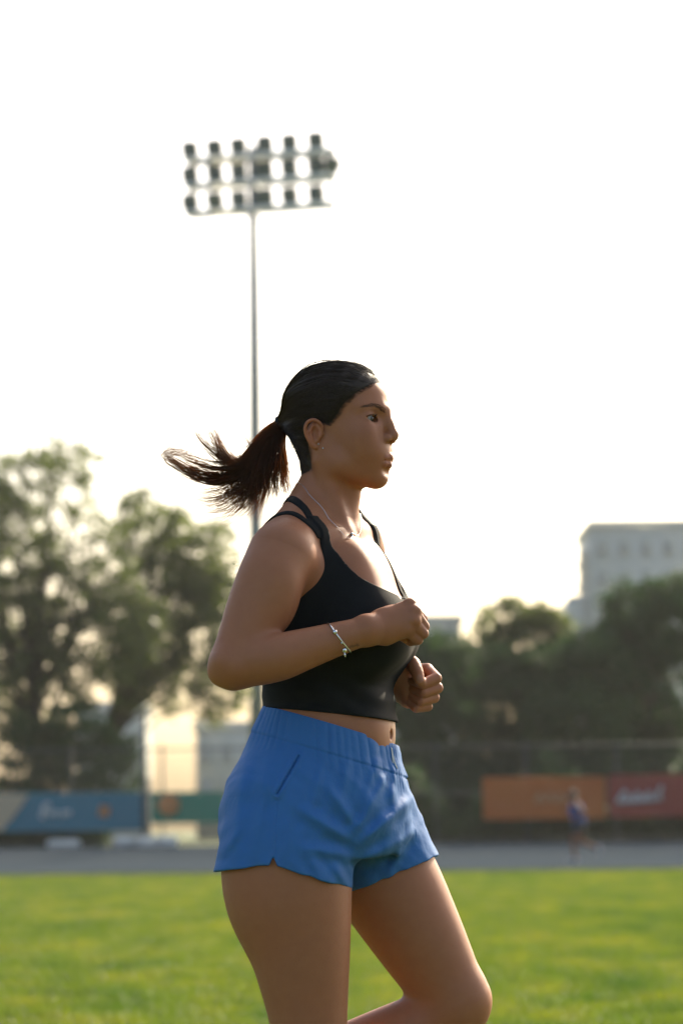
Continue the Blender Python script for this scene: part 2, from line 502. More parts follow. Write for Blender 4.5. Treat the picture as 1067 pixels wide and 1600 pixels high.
# ------------------------------------------------------------------ floodlight mast
def mast():
    Y = 118.0
    b = V(403, 1290, Y)
    root = tag(empty('floodlight_mast', (b[0], Y, 0)), 'tall steel floodlight mast carrying three rows of lamps', 'floodlight')
    s = (Y + CAM_D) / FPX
    ztop = V(390, 222, Y)[2]
    MB().tube([(0, 0, 0), (0, 0, 9), (0, 0, 18), (0, 0, ztop - .2)], [.34, .29, .24, .18], 14).build('pole', M['steel'], root, True)
    MB().tube([(0, 0, 0), (0, 0, .06)], [.5, .5], 14).build('base_plate', M['steel'], root)
    for z in (9, 18):
        MB().tube([(0, 0, z - .12), (0, 0, z + .12)], [.28 - .004 * z, .28 - .004 * z], 14).build('joint_collar', M['steel'], root)
    yaw = R(-17)
    rot = lambda x, y: (x * math.cos(yaw) - y * math.sin(yaw), x * math.sin(yaw) + y * math.cos(yaw))
    zr = [V(390, y, Y)[2] for y in (243, 283, 326)]
    half = 118 * s / math.cos(yaw)
    off = (399 - 388) * s
    for z in zr:
        for dz, dy in ((-.04, -.30), (-.10, .22)):
            a, c = rot(-half + off, dy), rot(half + off, dy)
            L_ = math.hypot(c[0] - a[0], c[1] - a[1])
            MB().box(((a[0] + c[0]) / 2, (a[1] + c[1]) / 2, z + dz - .02), (L_, .08, .19), yaw, .02).build('crossbar', M['cream'], root)
        for x in np.linspace(-half + off, half + off, 13):
            a, c = rot(x, -.26), rot(x, .18)
            MB().tube([(*a, z - .02), (*c, z - .08)], .03, 5).build('tie_bar', M['cream'], root)
    for x in (-half + off + .1, -.12, half + off - .1):
        a = rot(x, .1)
        MB().tube([(*a, zr[2] - .1), (*a, zr[0] + .2)], .06, 8).build('upright', M['cream'], root)
    # one lamp: a rounded housing that narrows to the back, a recessed glass, a U bracket
    lm = MB()
    ring = lambda w, h, y, n=16: [((w * (abs(math.cos(t)) ** .3) * math.copysign(1, math.cos(t))), y, h * (abs(math.sin(t)) ** .3) * math.copysign(1, math.sin(t))) for t in np.arange(n) * 2 * math.pi / n]
    secs = [ring(.31, .32, -.22), ring(.33, .34, -.20), ring(.33, .34, -.05), ring(.31, .32, .12), ring(.16, .18, .24), ring(.10, .12, .27)]
    n = 16
    v = np.array(sum(secs, []))
    q = [(k * n + i, k * n + (i + 1) % n, (k + 1) * n + (i + 1) % n, (k + 1) * n + i) for k in range(len(secs) - 1) for i in range(n)]
    v = np.vstack([v, (0, .27, 0)])
    t = [((len(secs) - 1) * n + i, (len(secs) - 1) * n + (i + 1) % n, len(v) - 1) for i in range(n)]
    hm = MB().add(v, q, t).mesh('housing'); hm.materials.append(M['lamp'])
    v = np.vstack([np.array(ring(.305, .315, -.205)), (0, -.195, 0)])
    gm = MB().add(v, None, [((i + 1) % n, i, n) for i in range(n)]).mesh('lens'); gm.materials.append(M['lampglass'])
    bm_ = MB().box((-.31, 0, -.12), (.025, .07, .42), 0, .005).box((.31, 0, -.12), (.025, .07, .42), 0, .005).box((0, 0, -.34), (.645, .07, .03), 0, .005).mesh('bracket')
    bm_.materials.append(M['cream'])
    cols = [288, 328, 366, 408, 447, 489]
    spots = [(c, r) for r in range(3) for c in range(6)] + [('side', 1)]
    for c, r in spots:
        if c == 'side':
            x, dz, yw = (514 - 388) * s / math.cos(yaw) - .05, .42, R(65)
        else:
            x, dz, yw = (cols[c] - 388) * s / math.cos(yaw), .44, R(rng.uniform(-9, 9))
        a = rot(x, -.05)
        h = link('floodlight', hm, None, root, True)
        h.location = (*a, zr[r] + dz)
        h.rotation_euler = (R(22 + rng.uniform(-4, 4)), 0, yaw + yw)
        g = link('lens', gm, None, h); k = link('bracket', bm_, None, h)
        k.rotation_euler = (-R(22), 0, 0)
mast()

# ------------------------------------------------------------------ buildings in the haze
def building(name, label, px0, px1, ytop, Y, depth, wins, steps=(), roof=True):
    a, b = V(px0, ytop, Y), V(px1, ytop, Y)
    w, h = b[0] - a[0], a[2]
    root = tag(empty(name, ((a[0] + b[0]) / 2, Y, 0)), label, 'building', 'buildings far beyond the trees')
    wall = MB().box((0, depth / 2, h / 2), (w, depth, h)).build('wall', M['concrete_hazed'], root)
    for (q0, q1, yt) in steps:
        c, d = V(q0, yt, Y), V(q1, yt, Y)
        MB().box(((c[0] + d[0]) / 2 - root.location.x, depth / 2 + .4, c[2] / 2), (d[0] - c[0], depth * .8, c[2])).build('wing', M['concrete_hazed'], root)
    MB().box((0, depth / 2, h + .45), (w + .5, depth + .5, .9), 0, .1).build('parapet', M['concrete_hazed'], root)
    if roof:
        MB().box((w * .2, depth / 2, h + 2.0), (w * .3, depth * .4, 2.4), 0, .1).build('stair_housing', M['concrete_hazed'], root)
    nx, nz, fh = wins
    ww, wh = w / nx * .5, fh * .5
    pane = MB().box((0, -.02, 0), (ww, .06, wh), 0, .01).mesh('window'); pane.materials.append(M['hazed_glass'])
    sill = MB().box((0, -.12, -wh / 2 - .08), (ww + .3, .3, .14), 0, .02).mesh('sill'); sill.materials.append(M['concrete_hazed'])
    for i in range(nx):
        for j in range(nz):
            z = h - 1.9 - j * fh
            if z < 2: continue
            o = link('window', pane, None, root); o.location = (-w / 2 + w * (i + .5) / nx, 0, z)
            link('sill', sill, None, o)
    return root
bl = building('apartment_block', 'hazy grey high rise with a stepped side rising behind the trees', 922, 1130, 826, 330, 18, (6, 8, 3.2), [(893, 921.5, 928)], roof=False)
for k, y in enumerate((862, 878, 895, 912)):
    c = V(921, y, 330); d = V(910 - 3 * (k % 2), y, 330)
    MB().box(((c[0] + d[0]) / 2 - bl.location.x, 5, c[2]), (abs(c[0] - d[0]), 4, .5), 0, .05).build('balcony', M['concrete_hazed'], bl)
building('office_block', 'pale block seen in the gap under the olive tree beside the mast', 306, 440, 1142, 300, 14, (4, 3, 3.4), roof=False)
building('low_block', 'pale low block half hidden by the trunk side of the olive tree', 120, 222, 1112, 290, 14, (4, 3, 3.4), roof=False)
building('long_block', 'low pale building behind the dark hedge trees near the runner', 560, 720, 975, 340, 14, (5, 5, 3.2), roof=False)

# ------------------------------------------------------------------ trees
def leaf_mesh(name, centers, sizes, per, leaf, seed, flat=.55):
    g = np.random.default_rng(seed)
    C = np.repeat(centers, per, 0)
    S = np.repeat(sizes, per, 0)
    n = len(C)
    d = g.normal(size=(n, 3)); d /= np.linalg.norm(d, axis=1)[:, None]
    rr = g.uniform(0, 1, n) ** .6
    P = C + d * (rr * S)[:, None] * np.array([1, 1, flat + .2])
    nrm = g.normal(size=(n, 3)) + np.array([0, 0, .6]); nrm /= np.linalg.norm(nrm, axis=1)[:, None]
    a = np.cross(nrm, g.normal(size=(n, 3))); a /= np.linalg.norm(a, axis=1)[:, None]
    b = np.cross(nrm, a)
    L = (leaf * g.uniform(.6, 1.3, n))[:, None]
    a, b = a * L, b * L * .5
    v = np.stack([P - a, P + b - nrm * L * .1, P + a, P - b - nrm * L * .1], 1).reshape(-1, 3)
    k = np.arange(n) * 4
    return mesh_np(name, v, np.stack([k, k + 1, k + 2, k + 3], 1))

def tree(name, label, base_px, Y, blobs, leafm, seed, ncl, per=60, leaf=.11, csize=.55, trunk_r=.22, group='trees behind the fence', base_z=.3, shell=.45):
    g = np.random.default_rng(seed)
    b0 = V(base_px, 1290, Y); base = np.array([b0[0], Y, base_z])
    root = tag(empty(name, base), label, 'tree', group)
    s = (Y + CAM_D) / FPX
    cen = []
    wts = np.array([bx_[2] * bx_[3] for bx_ in blobs], float); wts /= wts.sum()
    for (px, py, rx, ry), w in zip(blobs, wts):
        c = V(px, py, Y + g.uniform(-.5, .5))
        k = max(3, int(ncl * w))
        d = g.normal(size=(k, 3)); d /= np.linalg.norm(d, axis=1)[:, None]
        r = g.uniform(shell ** 3, 1, k) ** (1 / 3.0)
        cen.append(c + d * r[:, None] * np.array([rx * s, (rx + ry) / 2 * s, ry * s]))
    cen = np.vstack(cen)
    cen = cen[cen[:, 2] > base_z + .2]
    crown = leaf_mesh('crown', cen - base, g.uniform(.6, 1.25, len(cen)) * csize, per, leaf, seed + 1)
    link('crown', crown, leafm, root)
    t = MB()
    top = np.mean(cen, 0) - base
    hgt = max(1.5, top[2])
    tr = [np.zeros(3), np.array([.1 * g.normal(), .1 * g.normal(), hgt * .25]), np.array([top[0] * .35, top[1] * .3, hgt * .55]), np.array([top[0] * .8, top[1] * .8, hgt])]
    t.tube(tr, [trunk_r, trunk_r * .8, trunk_r * .6, trunk_r * .3], 9)
    pick = cen[g.permutation(len(cen))[:36]] - base
    for q in pick:
        f0 = g.uniform(.3, .95)
        i = f0 * 3; k = min(2, int(i)); st = tr[k] + (tr[k + 1] - tr[k]) * (i - k)
        mid = (st + q) / 2 + np.array([0, 0, .12 * np.linalg.norm(q - st)]) + g.normal(size=3) * .15
        t.tube([st, mid, q], [trunk_r * .32, trunk_r * .2, .015], 6)
    t.build('trunk', M['bark'], root, True)
    return root

tree('olive_tree', 'big olive green tree with loose sunlit leaves behind the teal banner', 60, 97,
     [(60, 775, 95, 85), (-50, 830, 130, 130), (30, 930, 140, 120), (140, 880, 80, 90), (150, 990, 110, 90), (20, 1080, 140, 90), (100, 722, 60, 38), (200, 960, 60, 70), (-20, 1000, 120, 120)],
     M['leaf_a'], 11, 1000, 34, .10, .50, .3, shell=.2)
tree('olive_tree', 'olive green tree with a drooping leafy bough next to the floodlight mast', 140, 101,
     [(235, 830, 65, 65), (300, 880, 80, 85), (335, 970, 62, 80), (255, 960, 85, 90), (265, 1060, 70, 55), (345, 1075, 42, 60), (200, 1040, 60, 70)],
     M['leaf_a'], 23, 720, 34, .10, .48, .2, shell=.2)
tree('hedge_tree', 'low dark bush behind the teal banner under the olive tree', 120, 95,
     [(30, 1190, 110, 70), (130, 1195, 70, 50), (40, 1280, 150, 40), (185, 1205, 40, 50), (90, 1140, 90, 50)], M['leaf_b'], 31, 220, 70, .10, .5, .1, group='dark bushes behind the fence')
RT = [(660, [(650, 1060, 70, 70), (690, 1120, 70, 110), (670, 1230, 80, 80), (700, 1030, 40, 40)], 'dark leafy tree behind the fence close by the blue shorts'),
      (800, [(790, 1050, 55, 45), (850, 1050, 50, 45), (800, 1110, 90, 90), (800, 1230, 100, 90), (745, 1050, 40, 50)], 'dark tree with bright feathery top shoots behind the orange banner'),
      (920, [(920, 1050, 70, 60), (900, 1140, 80, 80), (920, 1240, 90, 80)], 'dark rounded tree in front of the high rise foot'),
      (1030, [(1010, 980, 75, 75), (1060, 960, 70, 68), (1030, 1080, 90, 90), (1020, 1220, 100, 100), (965, 1010, 40, 50)], 'tallest dark green tree behind the red banner')]
for k, (bpx, bl_, lab) in enumerate(RT):
    tree('hedge_tree', lab, bpx, 96 + 2.2 * (k % 2), bl_, M['leaf_b'], 50 + 7 * k, 520, 70, .10, .5, .2, group='dark trees behind the fence')
tree('feather_tree', 'slender tree with loose pale shoots above the orange banner', 830, 100,
     [(760, 985, 26, 32), (800, 965, 30, 30), (845, 960, 34, 26), (815, 1010, 60, 40), (875, 985, 25, 20)], M['leaf_a'], 77, 150, 42, .10, .40, .12)
tree('hedge_tree', 'dark tree hidden mostly behind the runner', 540, 99, [(540, 1080, 90, 60), (520, 1200, 110, 90)], M['leaf_b'], 95, 160, 70, .10, .5, .15, group='dark trees behind the fence')
# clipped hedge along the foot of the right trees
_hx = rng.uniform(bx(600), bx(1200), 650)
_hz = .3 + rng.uniform(0, 1, 650) * (1.5 + .7 * np.sin(_hx * 1.3) + .5 * np.sin(_hx * 3.1 + 1))
tag(link('hedge', leaf_mesh('hedge', np.stack([_hx, rng.uniform(FY + 2.2, FY + 4.2, 650), _hz], 1), rng.uniform(.3, .5, 650), 60, .1, 5), M['leaf_b']),
    'dense dark green hedge filling the space behind the right fence', 'hedge')
tag(link('hedge', leaf_mesh('hedge', np.stack([rng.uniform(bx(-120), bx(150), 260), rng.uniform(FY + 2.2, FY + 3.6, 260), rng.uniform(.3, 1.3, 260)], 1), rng.uniform(.25, .45, 260), 60, .1, 6), M['leaf_b']),
    'low dark hedge below the teal banner', 'hedge')
# ------------------------------------------------------------------ implicit surfaces: primitives, smooth union, sparse surface nets
def smin(a, b, k):
    h = np.maximum(k - np.abs(a - b), 0) / k
    return np.minimum(a, b) - h * h * k * .25

def smax(a, b, k):
    return -smin(-a, -b, k)

def spline(p, sub):
    """Catmull-Rom through the points"""
    if sub <= 1 or len(p) < 3: return p
    q = np.vstack([2 * p[0] - p[1], p, 2 * p[-1] - p[-2]])
    out = []
    for i in range(1, len(q) - 2):
        for t in np.arange(sub) / sub:
            a, b, c, d = q[i - 1:i + 3]
            out.append(.5 * (2 * b + (c - a) * t + (2 * a - 5 * b + 4 * c - d) * t * t + (3 * b - a - 3 * c + d) * t ** 3))
    return np.array(out + [p[-1]])

class Prim:
    __slots__ = ('fn', 'c', 'r', 'op', 'k')
    def __init__(self, fn, c, r, op, k):
        self.fn, self.c, self.r, self.op, self.k = fn, np.asarray(c, float), r, op, k

class Sdf:
    """a list of primitives joined in order; far ones are skipped for each batch of points"""
    def __init__(self):
        self.p = []
    def cone(self, a, b, ra, rb, k=.01, op='u'):
        a, b = np.asarray(a, float), np.asarray(b, float)
        ba = b - a; L2 = ba @ ba + 1e-12
        def fn(P):
            h = np.clip(((P - a) @ ba) / L2, 0, 1)
            d = P - a - h[:, None] * ba
            return np.sqrt(np.einsum('ij,ij->i', d, d)) - (ra + (rb - ra) * h)
        self.p.append(Prim(fn, (a + b) / 2, math.sqrt(L2) / 2 + max(ra, rb), op, k))
        return self
    def chain(self, pts, rs, k=.01, op='u', sub=3):
        """a smooth tapered limb through the points"""
        p, r = spline(np.asarray(pts, float), sub), spline(np.asarray(rs, float)[:, None], sub)[:, 0]
        mid, half = (p[1:] + p[:-1]) / 2, np.linalg.norm(np.diff(p, axis=0), axis=1) / 2
        rmx, rmn = np.maximum(r[1:], r[:-1]), np.minimum(r[1:], r[:-1])
        def fn(P):
            d = None
            lo, hi = P.min(0), P.max(0)
            g = np.sqrt(((mid - (lo + hi) / 2) ** 2).sum(1)); rad = np.linalg.norm(hi - lo) / 2
            use = np.flatnonzero(g - rad - half - rmx <= (g + rad + half - rmn).min())
            for i in use:
                ba = p[i + 1] - p[i]; L2 = ba @ ba + 1e-12
                q = P - p[i]
                h = np.clip((q @ ba) / L2, 0, 1)
                q = q - h[:, None] * ba
                v = np.sqrt(np.einsum('ij,ij->i', q, q)) - (r[i] + (r[i + 1] - r[i]) * h)
                d = v if d is None else np.minimum(d, v)
            return d
        c = (p.min(0) + p.max(0)) / 2
        self.p.append(Prim(fn, c, np.linalg.norm(p.max(0) - p.min(0)) / 2 + r.max(), op, k))
        return self
    def limb(self, pts, rs, k=.01, op='u'):
        """a gently bent tapered limb: centre and radius as smooth functions of the position along its chord"""
        pts = np.asarray(pts, float)
        a = pts[0]; L = np.linalg.norm(pts[-1] - a); dr = (pts[-1] - a) / L
        t = (pts - a) @ dr / L
        tt = np.linspace(0, 1, 90)
        ker = np.hanning(25); ker /= ker.sum()
        sm = lambda y: np.convolve(np.pad(np.interp(tt, t, y), 12, 'reflect', reflect_type='odd'), ker, 'valid')
        cx, cy, cz, rr = [sm(q) for q in (*pts.T, np.asarray(rs, float))]
        def fn(P):
            s_ = np.clip((P - a) @ dr / L, 0, 1)
            x = P[:, 0] - np.interp(s_, tt, cx); y = P[:, 1] - np.interp(s_, tt, cy); z = P[:, 2] - np.interp(s_, tt, cz)
            return np.sqrt(x * x + y * y + z * z) - np.interp(s_, tt, rr)
        c = (pts.min(0) + pts.max(0)) / 2
        self.p.append(Prim(fn, c, np.linalg.norm(pts.max(0) - pts.min(0)) / 2 + max(rs), op, k))
        return self
    def ell(self, c, r, k=.01, op='u', rot=None):
        c, r = np.asarray(c, float), np.asarray(r, float)
        def fn(P):
            q = P - c
            if rot is not None: q = q @ rot          # columns of rot are the axes
            q1 = q / r
            k0 = np.sqrt(np.einsum('ij,ij->i', q1, q1))
            q2 = q1 / r
            k1 = np.sqrt(np.einsum('ij,ij->i', q2, q2)) + 1e-9
            return k0 * (k0 - 1) / k1
        self.p.append(Prim(fn, c, float(r.max()), op, k))
        return self
    def fn(self, fn, c, r, k=.01, op='u'):
        self.p.append(Prim(fn, c, r, op, k))
        return self
    def __call__(self, P):
        lo, hi = P.min(0), P.max(0)
        c = (lo + hi) / 2; rad = np.linalg.norm(hi - lo) / 2
        if getattr(self, 'n', -1) != len(self.p):
            self.n = len(self.p)
            self.C = np.array([p.c for p in self.p]); self.Rr = np.array([p.r + p.k for p in self.p])
        d = np.full(len(P), .35)
        for i in np.flatnonzero(np.sqrt(((self.C - c) ** 2).sum(1)) < rad + self.Rr + .03):
            p = self.p[i]
            v = p.fn(P)
            if p.op == 'u': d = smin(d, v, p.k)
            else: d = smax(d, -v, p.k)
        return d

_cor = np.array([(i, j, k) for i in (0, 1) for j in (0, 1) for k in (0, 1)])
_edg = [(a, b) for a in range(8) for b in range(a + 1, 8) if np.abs(_cor[a] - _cor[b]).sum() == 1]

def nets(f, lo, hi, h, keep=None):
    """surface nets of f < 0 in the box, evaluated only in blocks near the surface"""
    B = 8
    lo, hi = np.asarray(lo, float), np.asarray(hi, float)
    s = B * h
    nb = np.maximum(1, np.ceil((hi - lo) / s).astype(int))
    F = 8                                             # coarse pass: drop big empty cubes first
    nc = -(-nb // F)
    Cc = np.stack(np.meshgrid(*[np.arange(n) for n in nc], indexing='ij'), -1).reshape(-1, 3)
    while F > 1:
        fv = np.concatenate([f(lo + (Cc[i:i + 64] + .5) * s * F) for i in range(0, len(Cc), 64)])
        Cc = Cc[np.abs(fv) < s * F * 1.1 + .004]
        Cc = (Cc[:, None] * 2 + _cor[None]).reshape(-1, 3); F //= 2
    I = Cc[(Cc < nb).all(1)]
    grp = (I // 2) @ np.array([1000000, 1000, 1])
    order = np.argsort(grp, kind='stable'); I, grp = I[order], grp[order]
    st = np.flatnonzero(np.r_[True, np.diff(grp) != 0]); en = np.r_[st[1:], len(I)]
    loc = np.stack(np.meshgrid(*[np.arange(B + 1)] * 3, indexing='ij'), -1).reshape(-1, 3)
    NN = nb * B + 2
    mul = np.array([NN[1] * NN[2], NN[2], 1], np.int64)
    keys, verts, ek = [], [], []
    for a, b in zip(st, en):
        bi = I[a:b]
        fc = f(lo + (bi + .5) * s)
        bi = bi[np.abs(fc) < s * 1.25]
        if len(bi) == 0: continue
        G = bi[:, None, :] * B + loc[None]
        Pt = lo + G.reshape(-1, 3) * h
        v = f(Pt).reshape(len(bi), B + 1, B + 1, B + 1)
        ins = v < 0
        cnt = sum(ins[:, i:B + i, j:B + j, k:B + k].astype(np.int8) for i, j, k in _cor)
        w = np.argwhere((cnt > 0) & (cnt < 8))
        if len(w) == 0: continue
        cv = np.stack([v[w[:, 0], w[:, 1] + i, w[:, 2] + j, w[:, 3] + k] for i, j, k in _cor], 1)
        acc, n = np.zeros((len(w), 3)), np.zeros(len(w))
        for e0, e1 in _edg:
            x0, x1 = cv[:, e0], cv[:, e1]
            m = (x0 < 0) != (x1 < 0)
            t = np.where(m, x0 / np.where(m, x0 - x1, 1), 0)
            acc += m[:, None] * (_cor[e0] + t[:, None] * (_cor[e1] - _cor[e0])); n += m
        cell = bi[w[:, 0]] * B + w[:, 1:]
        p = lo + (cell + acc / n[:, None]) * h
        e = h * .4
        f0 = f(p)
        g = np.stack([f(p + np.eye(3)[q] * e) - f0 for q in range(3)], 1) / e
        for _ in range(2):                            # pull the vertices onto the surface
            stp = (f(p) / np.maximum((g * g).sum(1), .2))[:, None] * g
            ln = np.linalg.norm(stp, axis=1)[:, None]
            p = p - stp * np.minimum(1, .6 * h / np.maximum(ln, 1e-9))
        keys.append(cell @ mul); verts.append(p)
        for ax in range(3):
            sl0 = [slice(None)] + [slice(0, B)] * 3; sl1 = list(sl0); sl1[ax + 1] = slice(1, B + 1)
            e = np.argwhere(ins[tuple(sl0)] != ins[tuple(sl1)])
            if len(e):
                flip = ins[e[:, 0], e[:, 1], e[:, 2], e[:, 3]]
                ek.append(np.c_[bi[e[:, 0]] * B + e[:, 1:], np.full(len(e), ax), flip])
    keys, verts, ek = np.concatenate(keys), np.vstack(verts), np.vstack(ek)
    o = np.argsort(keys); keys, verts = keys[o], verts[o]
    Q = []
    for ax in range(3):
        e = ek[ek[:, 3] == ax]
        u, w = np.eye(3, dtype=int)[(ax + 1) % 3], np.eye(3, dtype=int)[(ax + 2) % 3]
        c = e[:, :3]
        ids, ok = [], np.ones(len(c), bool)
        for d in (-u - w, -w, 0 * u, -u):
            kk = (c + d) @ mul
            i = np.minimum(np.searchsorted(keys, kk), len(keys) - 1)
            ok &= (keys[i] == kk) & ((c + d) >= 0).all(1)
            ids.append(i)
        q = np.stack(ids, 1)
        fl = e[:, 4] == 0
        q[fl] = q[fl][:, ::-1]
        Q.append(q[ok])
    Q = np.vstack(Q)
    if keep is not None:
        m = keep(verts[Q].mean(1)); Q = Q[m]
    used = np.unique(Q)
    remap = np.zeros(len(verts), int); remap[used] = np.arange(len(used))
    return verts[used], remap[Q]

def join(parts):
    v, q, n = [], [], 0
    for a, b in parts:
        v.append(a); q.append(b + n); n += len(a)
    return np.vstack(v), np.vstack(q)

def set_col(me, cols, name='tint'):
    a = me.color_attributes.new(name, 'FLOAT_COLOR', 'POINT')
    c = np.ones((len(cols), 4), np.float32); c[:, :3] = cols
    a.data.foreach_set('color', c.ravel())

def smooth01(x, a, b):
    t = np.clip((x - a) / (b - a), 0, 1)
    return t * t * (3 - 2 * t)

def zloft(rows):
    """vertical loft: rows of (photo row, centre px, centre Y, half width, half depth, yaw degrees); returns fn, centre, radius"""
    r = np.array([(V(q[1], q[0], q[2])[2], V(q[1], q[0], q[2])[0], q[2], q[3], q[4], R(q[5])) for q in rows])
    r = r[np.argsort(r[:, 0])]
    zs = np.linspace(r[0, 0], r[-1, 0], 120)
    def cub(y):                                       # smooth interpolation (Catmull-Rom like, then filtered)
        v = np.interp(zs, r[:, 0], y)
        ker = np.hanning(13); ker /= ker.sum()
        return np.convolve(np.pad(v, 6, 'edge'), ker, 'valid')
    T = [cub(r[:, i]) for i in range(1, 6)]
    z0, z1 = zs[0], zs[-1]
    def fn(P):
        z = np.clip(P[:, 2], z0, z1)
        cx, cy, a, b, ph = [np.interp(z, zs, t) for t in T]
        dx, dy = P[:, 0] - cx, P[:, 1] - cy
        c, s = np.cos(ph), np.sin(ph)
        v = dx * c - dy * s                           # forward axis (cos, -sin)
        u = dx * s + dy * c                           # left axis
        qa, qb = u / a, v / b
        k0 = np.sqrt(qa * qa + qb * qb) + 1e-9
        k1 = np.sqrt((qa / a) ** 2 + (qb / b) ** 2) + 1e-9
        d2 = k0 * (k0 - 1) / k1
        dz = np.maximum(np.maximum(z0 - P[:, 2], P[:, 2] - z1), 0)
        return np.where(dz > 0, np.sqrt(np.maximum(d2, 0) ** 2 + dz * dz), d2) if dz.any() else d2
    return fn, np.array([T[0].mean(), T[1].mean(), (z0 + z1) / 2]), (z1 - z0) / 2 + .2

# ------------------------------------------------------------------ the runner
px = PX
YAW = R(24)
fw = np.array([math.cos(YAW), -math.sin(YAW), 0]); lf = np.array([math.sin(YAW), math.cos(YAW), 0])

# --- torso
torso = Sdf()
TROWS = [(1335, 492, 0, .150, .105, 16), (1260, 488, 0, .172, .122, 17), (1200, 492, 0, .165, .118, 18), (1150, 506, 0, .146, .110, 20),
         (1105, 513, 0, .134, .104, 21), (1060, 513, 0, .131, .102, 22), (1010, 510, 0, .138, .104, 23), (950, 505, 0, .150, .106, 24),
         (905, 502, 0, .150, .098, 24), (868, 499, 0, .140, .080, 24), (838, 500, 0, .105, .062, 24), (812, 504, 0, .062, .050, 24)]
torso.fn(*zloft(TROWS), k=.01)
cb = V(560, 990, -.02)
for sgn, c in ((-1, V(571, 990, -.108)), (1, V(594, 990, .045))):
    torso.ell(c, (.066, .062, .066), .045)
torso.ell(V(610, 985, -.045), (.034, .05, .05), .05)                     # fabric bridges the cleavage below the neckline
torso.ell(V(552, 930, -.075), (.045, .055, .085), .06)
torso.ell(V(568, 930, .03), (.045, .055, .085), .06)
torso.ell(V(430, 960, -.07), (.05, .07, .1), .04)                        # shoulder blade
torso.ell(V(425, 1262, -.07), (.08, .085, .09), .05)                     # seat
torso.ell(V(435, 1262, .07), (.08, .085, .09), .05)
torso.ell(V(560, 1150, -.02), (.055, .085, .075), .04)                   # belly
# shoulders and trapezius
SHR, SHL = V(439, 866, -.15), V(560, 862, .14)
torso.cone(V(492, 796, 0), V(445, 848, -.115), .046, .044, .035)
torso.cone(V(506, 796, .02), V(556, 846, .11), .044, .040, .035)
torso.cone(V(536, 832, -.05), V(462, 843, -.14), .012, .014, .022)       # collar bones
torso.cone(V(548, 830, -.02), V(578, 836, .10), .012, .013, .022)

torso.ell(V(604, 1148, -.05), (.011, .006, .007), .008, 's')
body = Sdf()
body.p += torso.p
# --- neck
body.cone(V(500, 822, .0), V(519, 742, .0), .055, .0500, .022)
body.cone(V(500, 722, -.05), V(540, 838, -.045), .012, .009, .018)        # neck muscle to the collar bone
body.cone(V(528, 815, -.012), V(541, 772, -.008), .020, .020, .02)       # throat
# --- near (right) arm
arm = [SHR, V(420, 905, -.175), V(398, 960, -.19), V(378, 1010, -.205), V(365, 1038, -.212)]
body.limb(arm, [.055, .0535, .0505, .044, .040], .02)
body.ell(V(428, 925, -.185), (.038, .036, .06), .03)                      # biceps
body.cone(V(446, 880, -.14), V(480, 900, -.10), .045, .035, .03)          # front of the armpit
fore = [V(366, 1040, -.212), V(400, 1034, -.222), V(440, 1026, -.224), V(490, 1010, -.215), V(535, 996, -.205), V(573, 985, -.196)]
body.limb(fore, [.0385, .0405, .0395, .0325, .0272, .0235], .014)
body.ell(V(341, 1052, -.212), (.013, .015, .015), .014)
body.cone(V(352, 1030, -.236), V(372, 1046, -.238), .010, .008, .02)
# --- far (left) arm
arm2 = [SHL, V(535, 950, .19), V(475, 1060, .22)]
body.limb(arm2, [.047, .045, .038], .02)
fore2 = [V(475, 1060, .22), V(530, 1072, .19), V(585, 1074, .125), V(618, 1070, .085)]
body.limb(fore2, [.038, .037, .027, .0225], .014)

# --- legs
near = [V(452, 1265, -.085), V(452, 1340, -.092), V(458, 1420, -.098), V(472, 1510, -.10), V(482, 1590, -.10), V(486, 1650, -.10)]
body.limb(near, [.102, .106, .0985, .080, .065, .060], .03)
body.ell(V(432, 1370, -.09), (.08, .085, .12), .05)
body.ell(V(478, 1655, -.10), (.056, .055, .06), .03)
kn = V(486, 1650, -.10)
ank = np.array([kn[0] - .075, -.10, .085])
body.limb([kn, kn * .7 + ank * .3 + np.array([-.015, 0, 0]), kn * .35 + ank * .65, ank], [.058, .056, .043, .034], .02)
body.chain([ank + (-.035, 0, -.045), ank + (.03, 0, -.045), ank + (.11, -.005, -.06), ank + (.165, -.008, -.066)], [.036, .036, .028, .017], .02)
farl = [V(545, 1265, .075), V(580, 1335, .075), V(620, 1405, .072), V(660, 1475, .07), V(694, 1535, .07), V(708, 1566, .07)]
body.limb(farl, [.098, .0965, .0895, .0775, .0655, .0605], .03)
body.ell(V(716, 1562, .07), (.052, .054, .055), .025)
sh0 = V(702, 1586, .07)
sh = [sh0, V(640, 1610, .075), V(560, 1640, .08), V(450, 1680, .08), V(375, 1705, .08)]
body.limb(sh, [.052, .056, .053, .040, .033], .02)
ft = sh[-1]
body.chain([ft + (-.03, 0, .02), ft + (-.045, 0, -.02), ft + (-.06, 0, -.10), ft + (-.065, 0, -.155)], [.034, .034, .027, .017], .02)

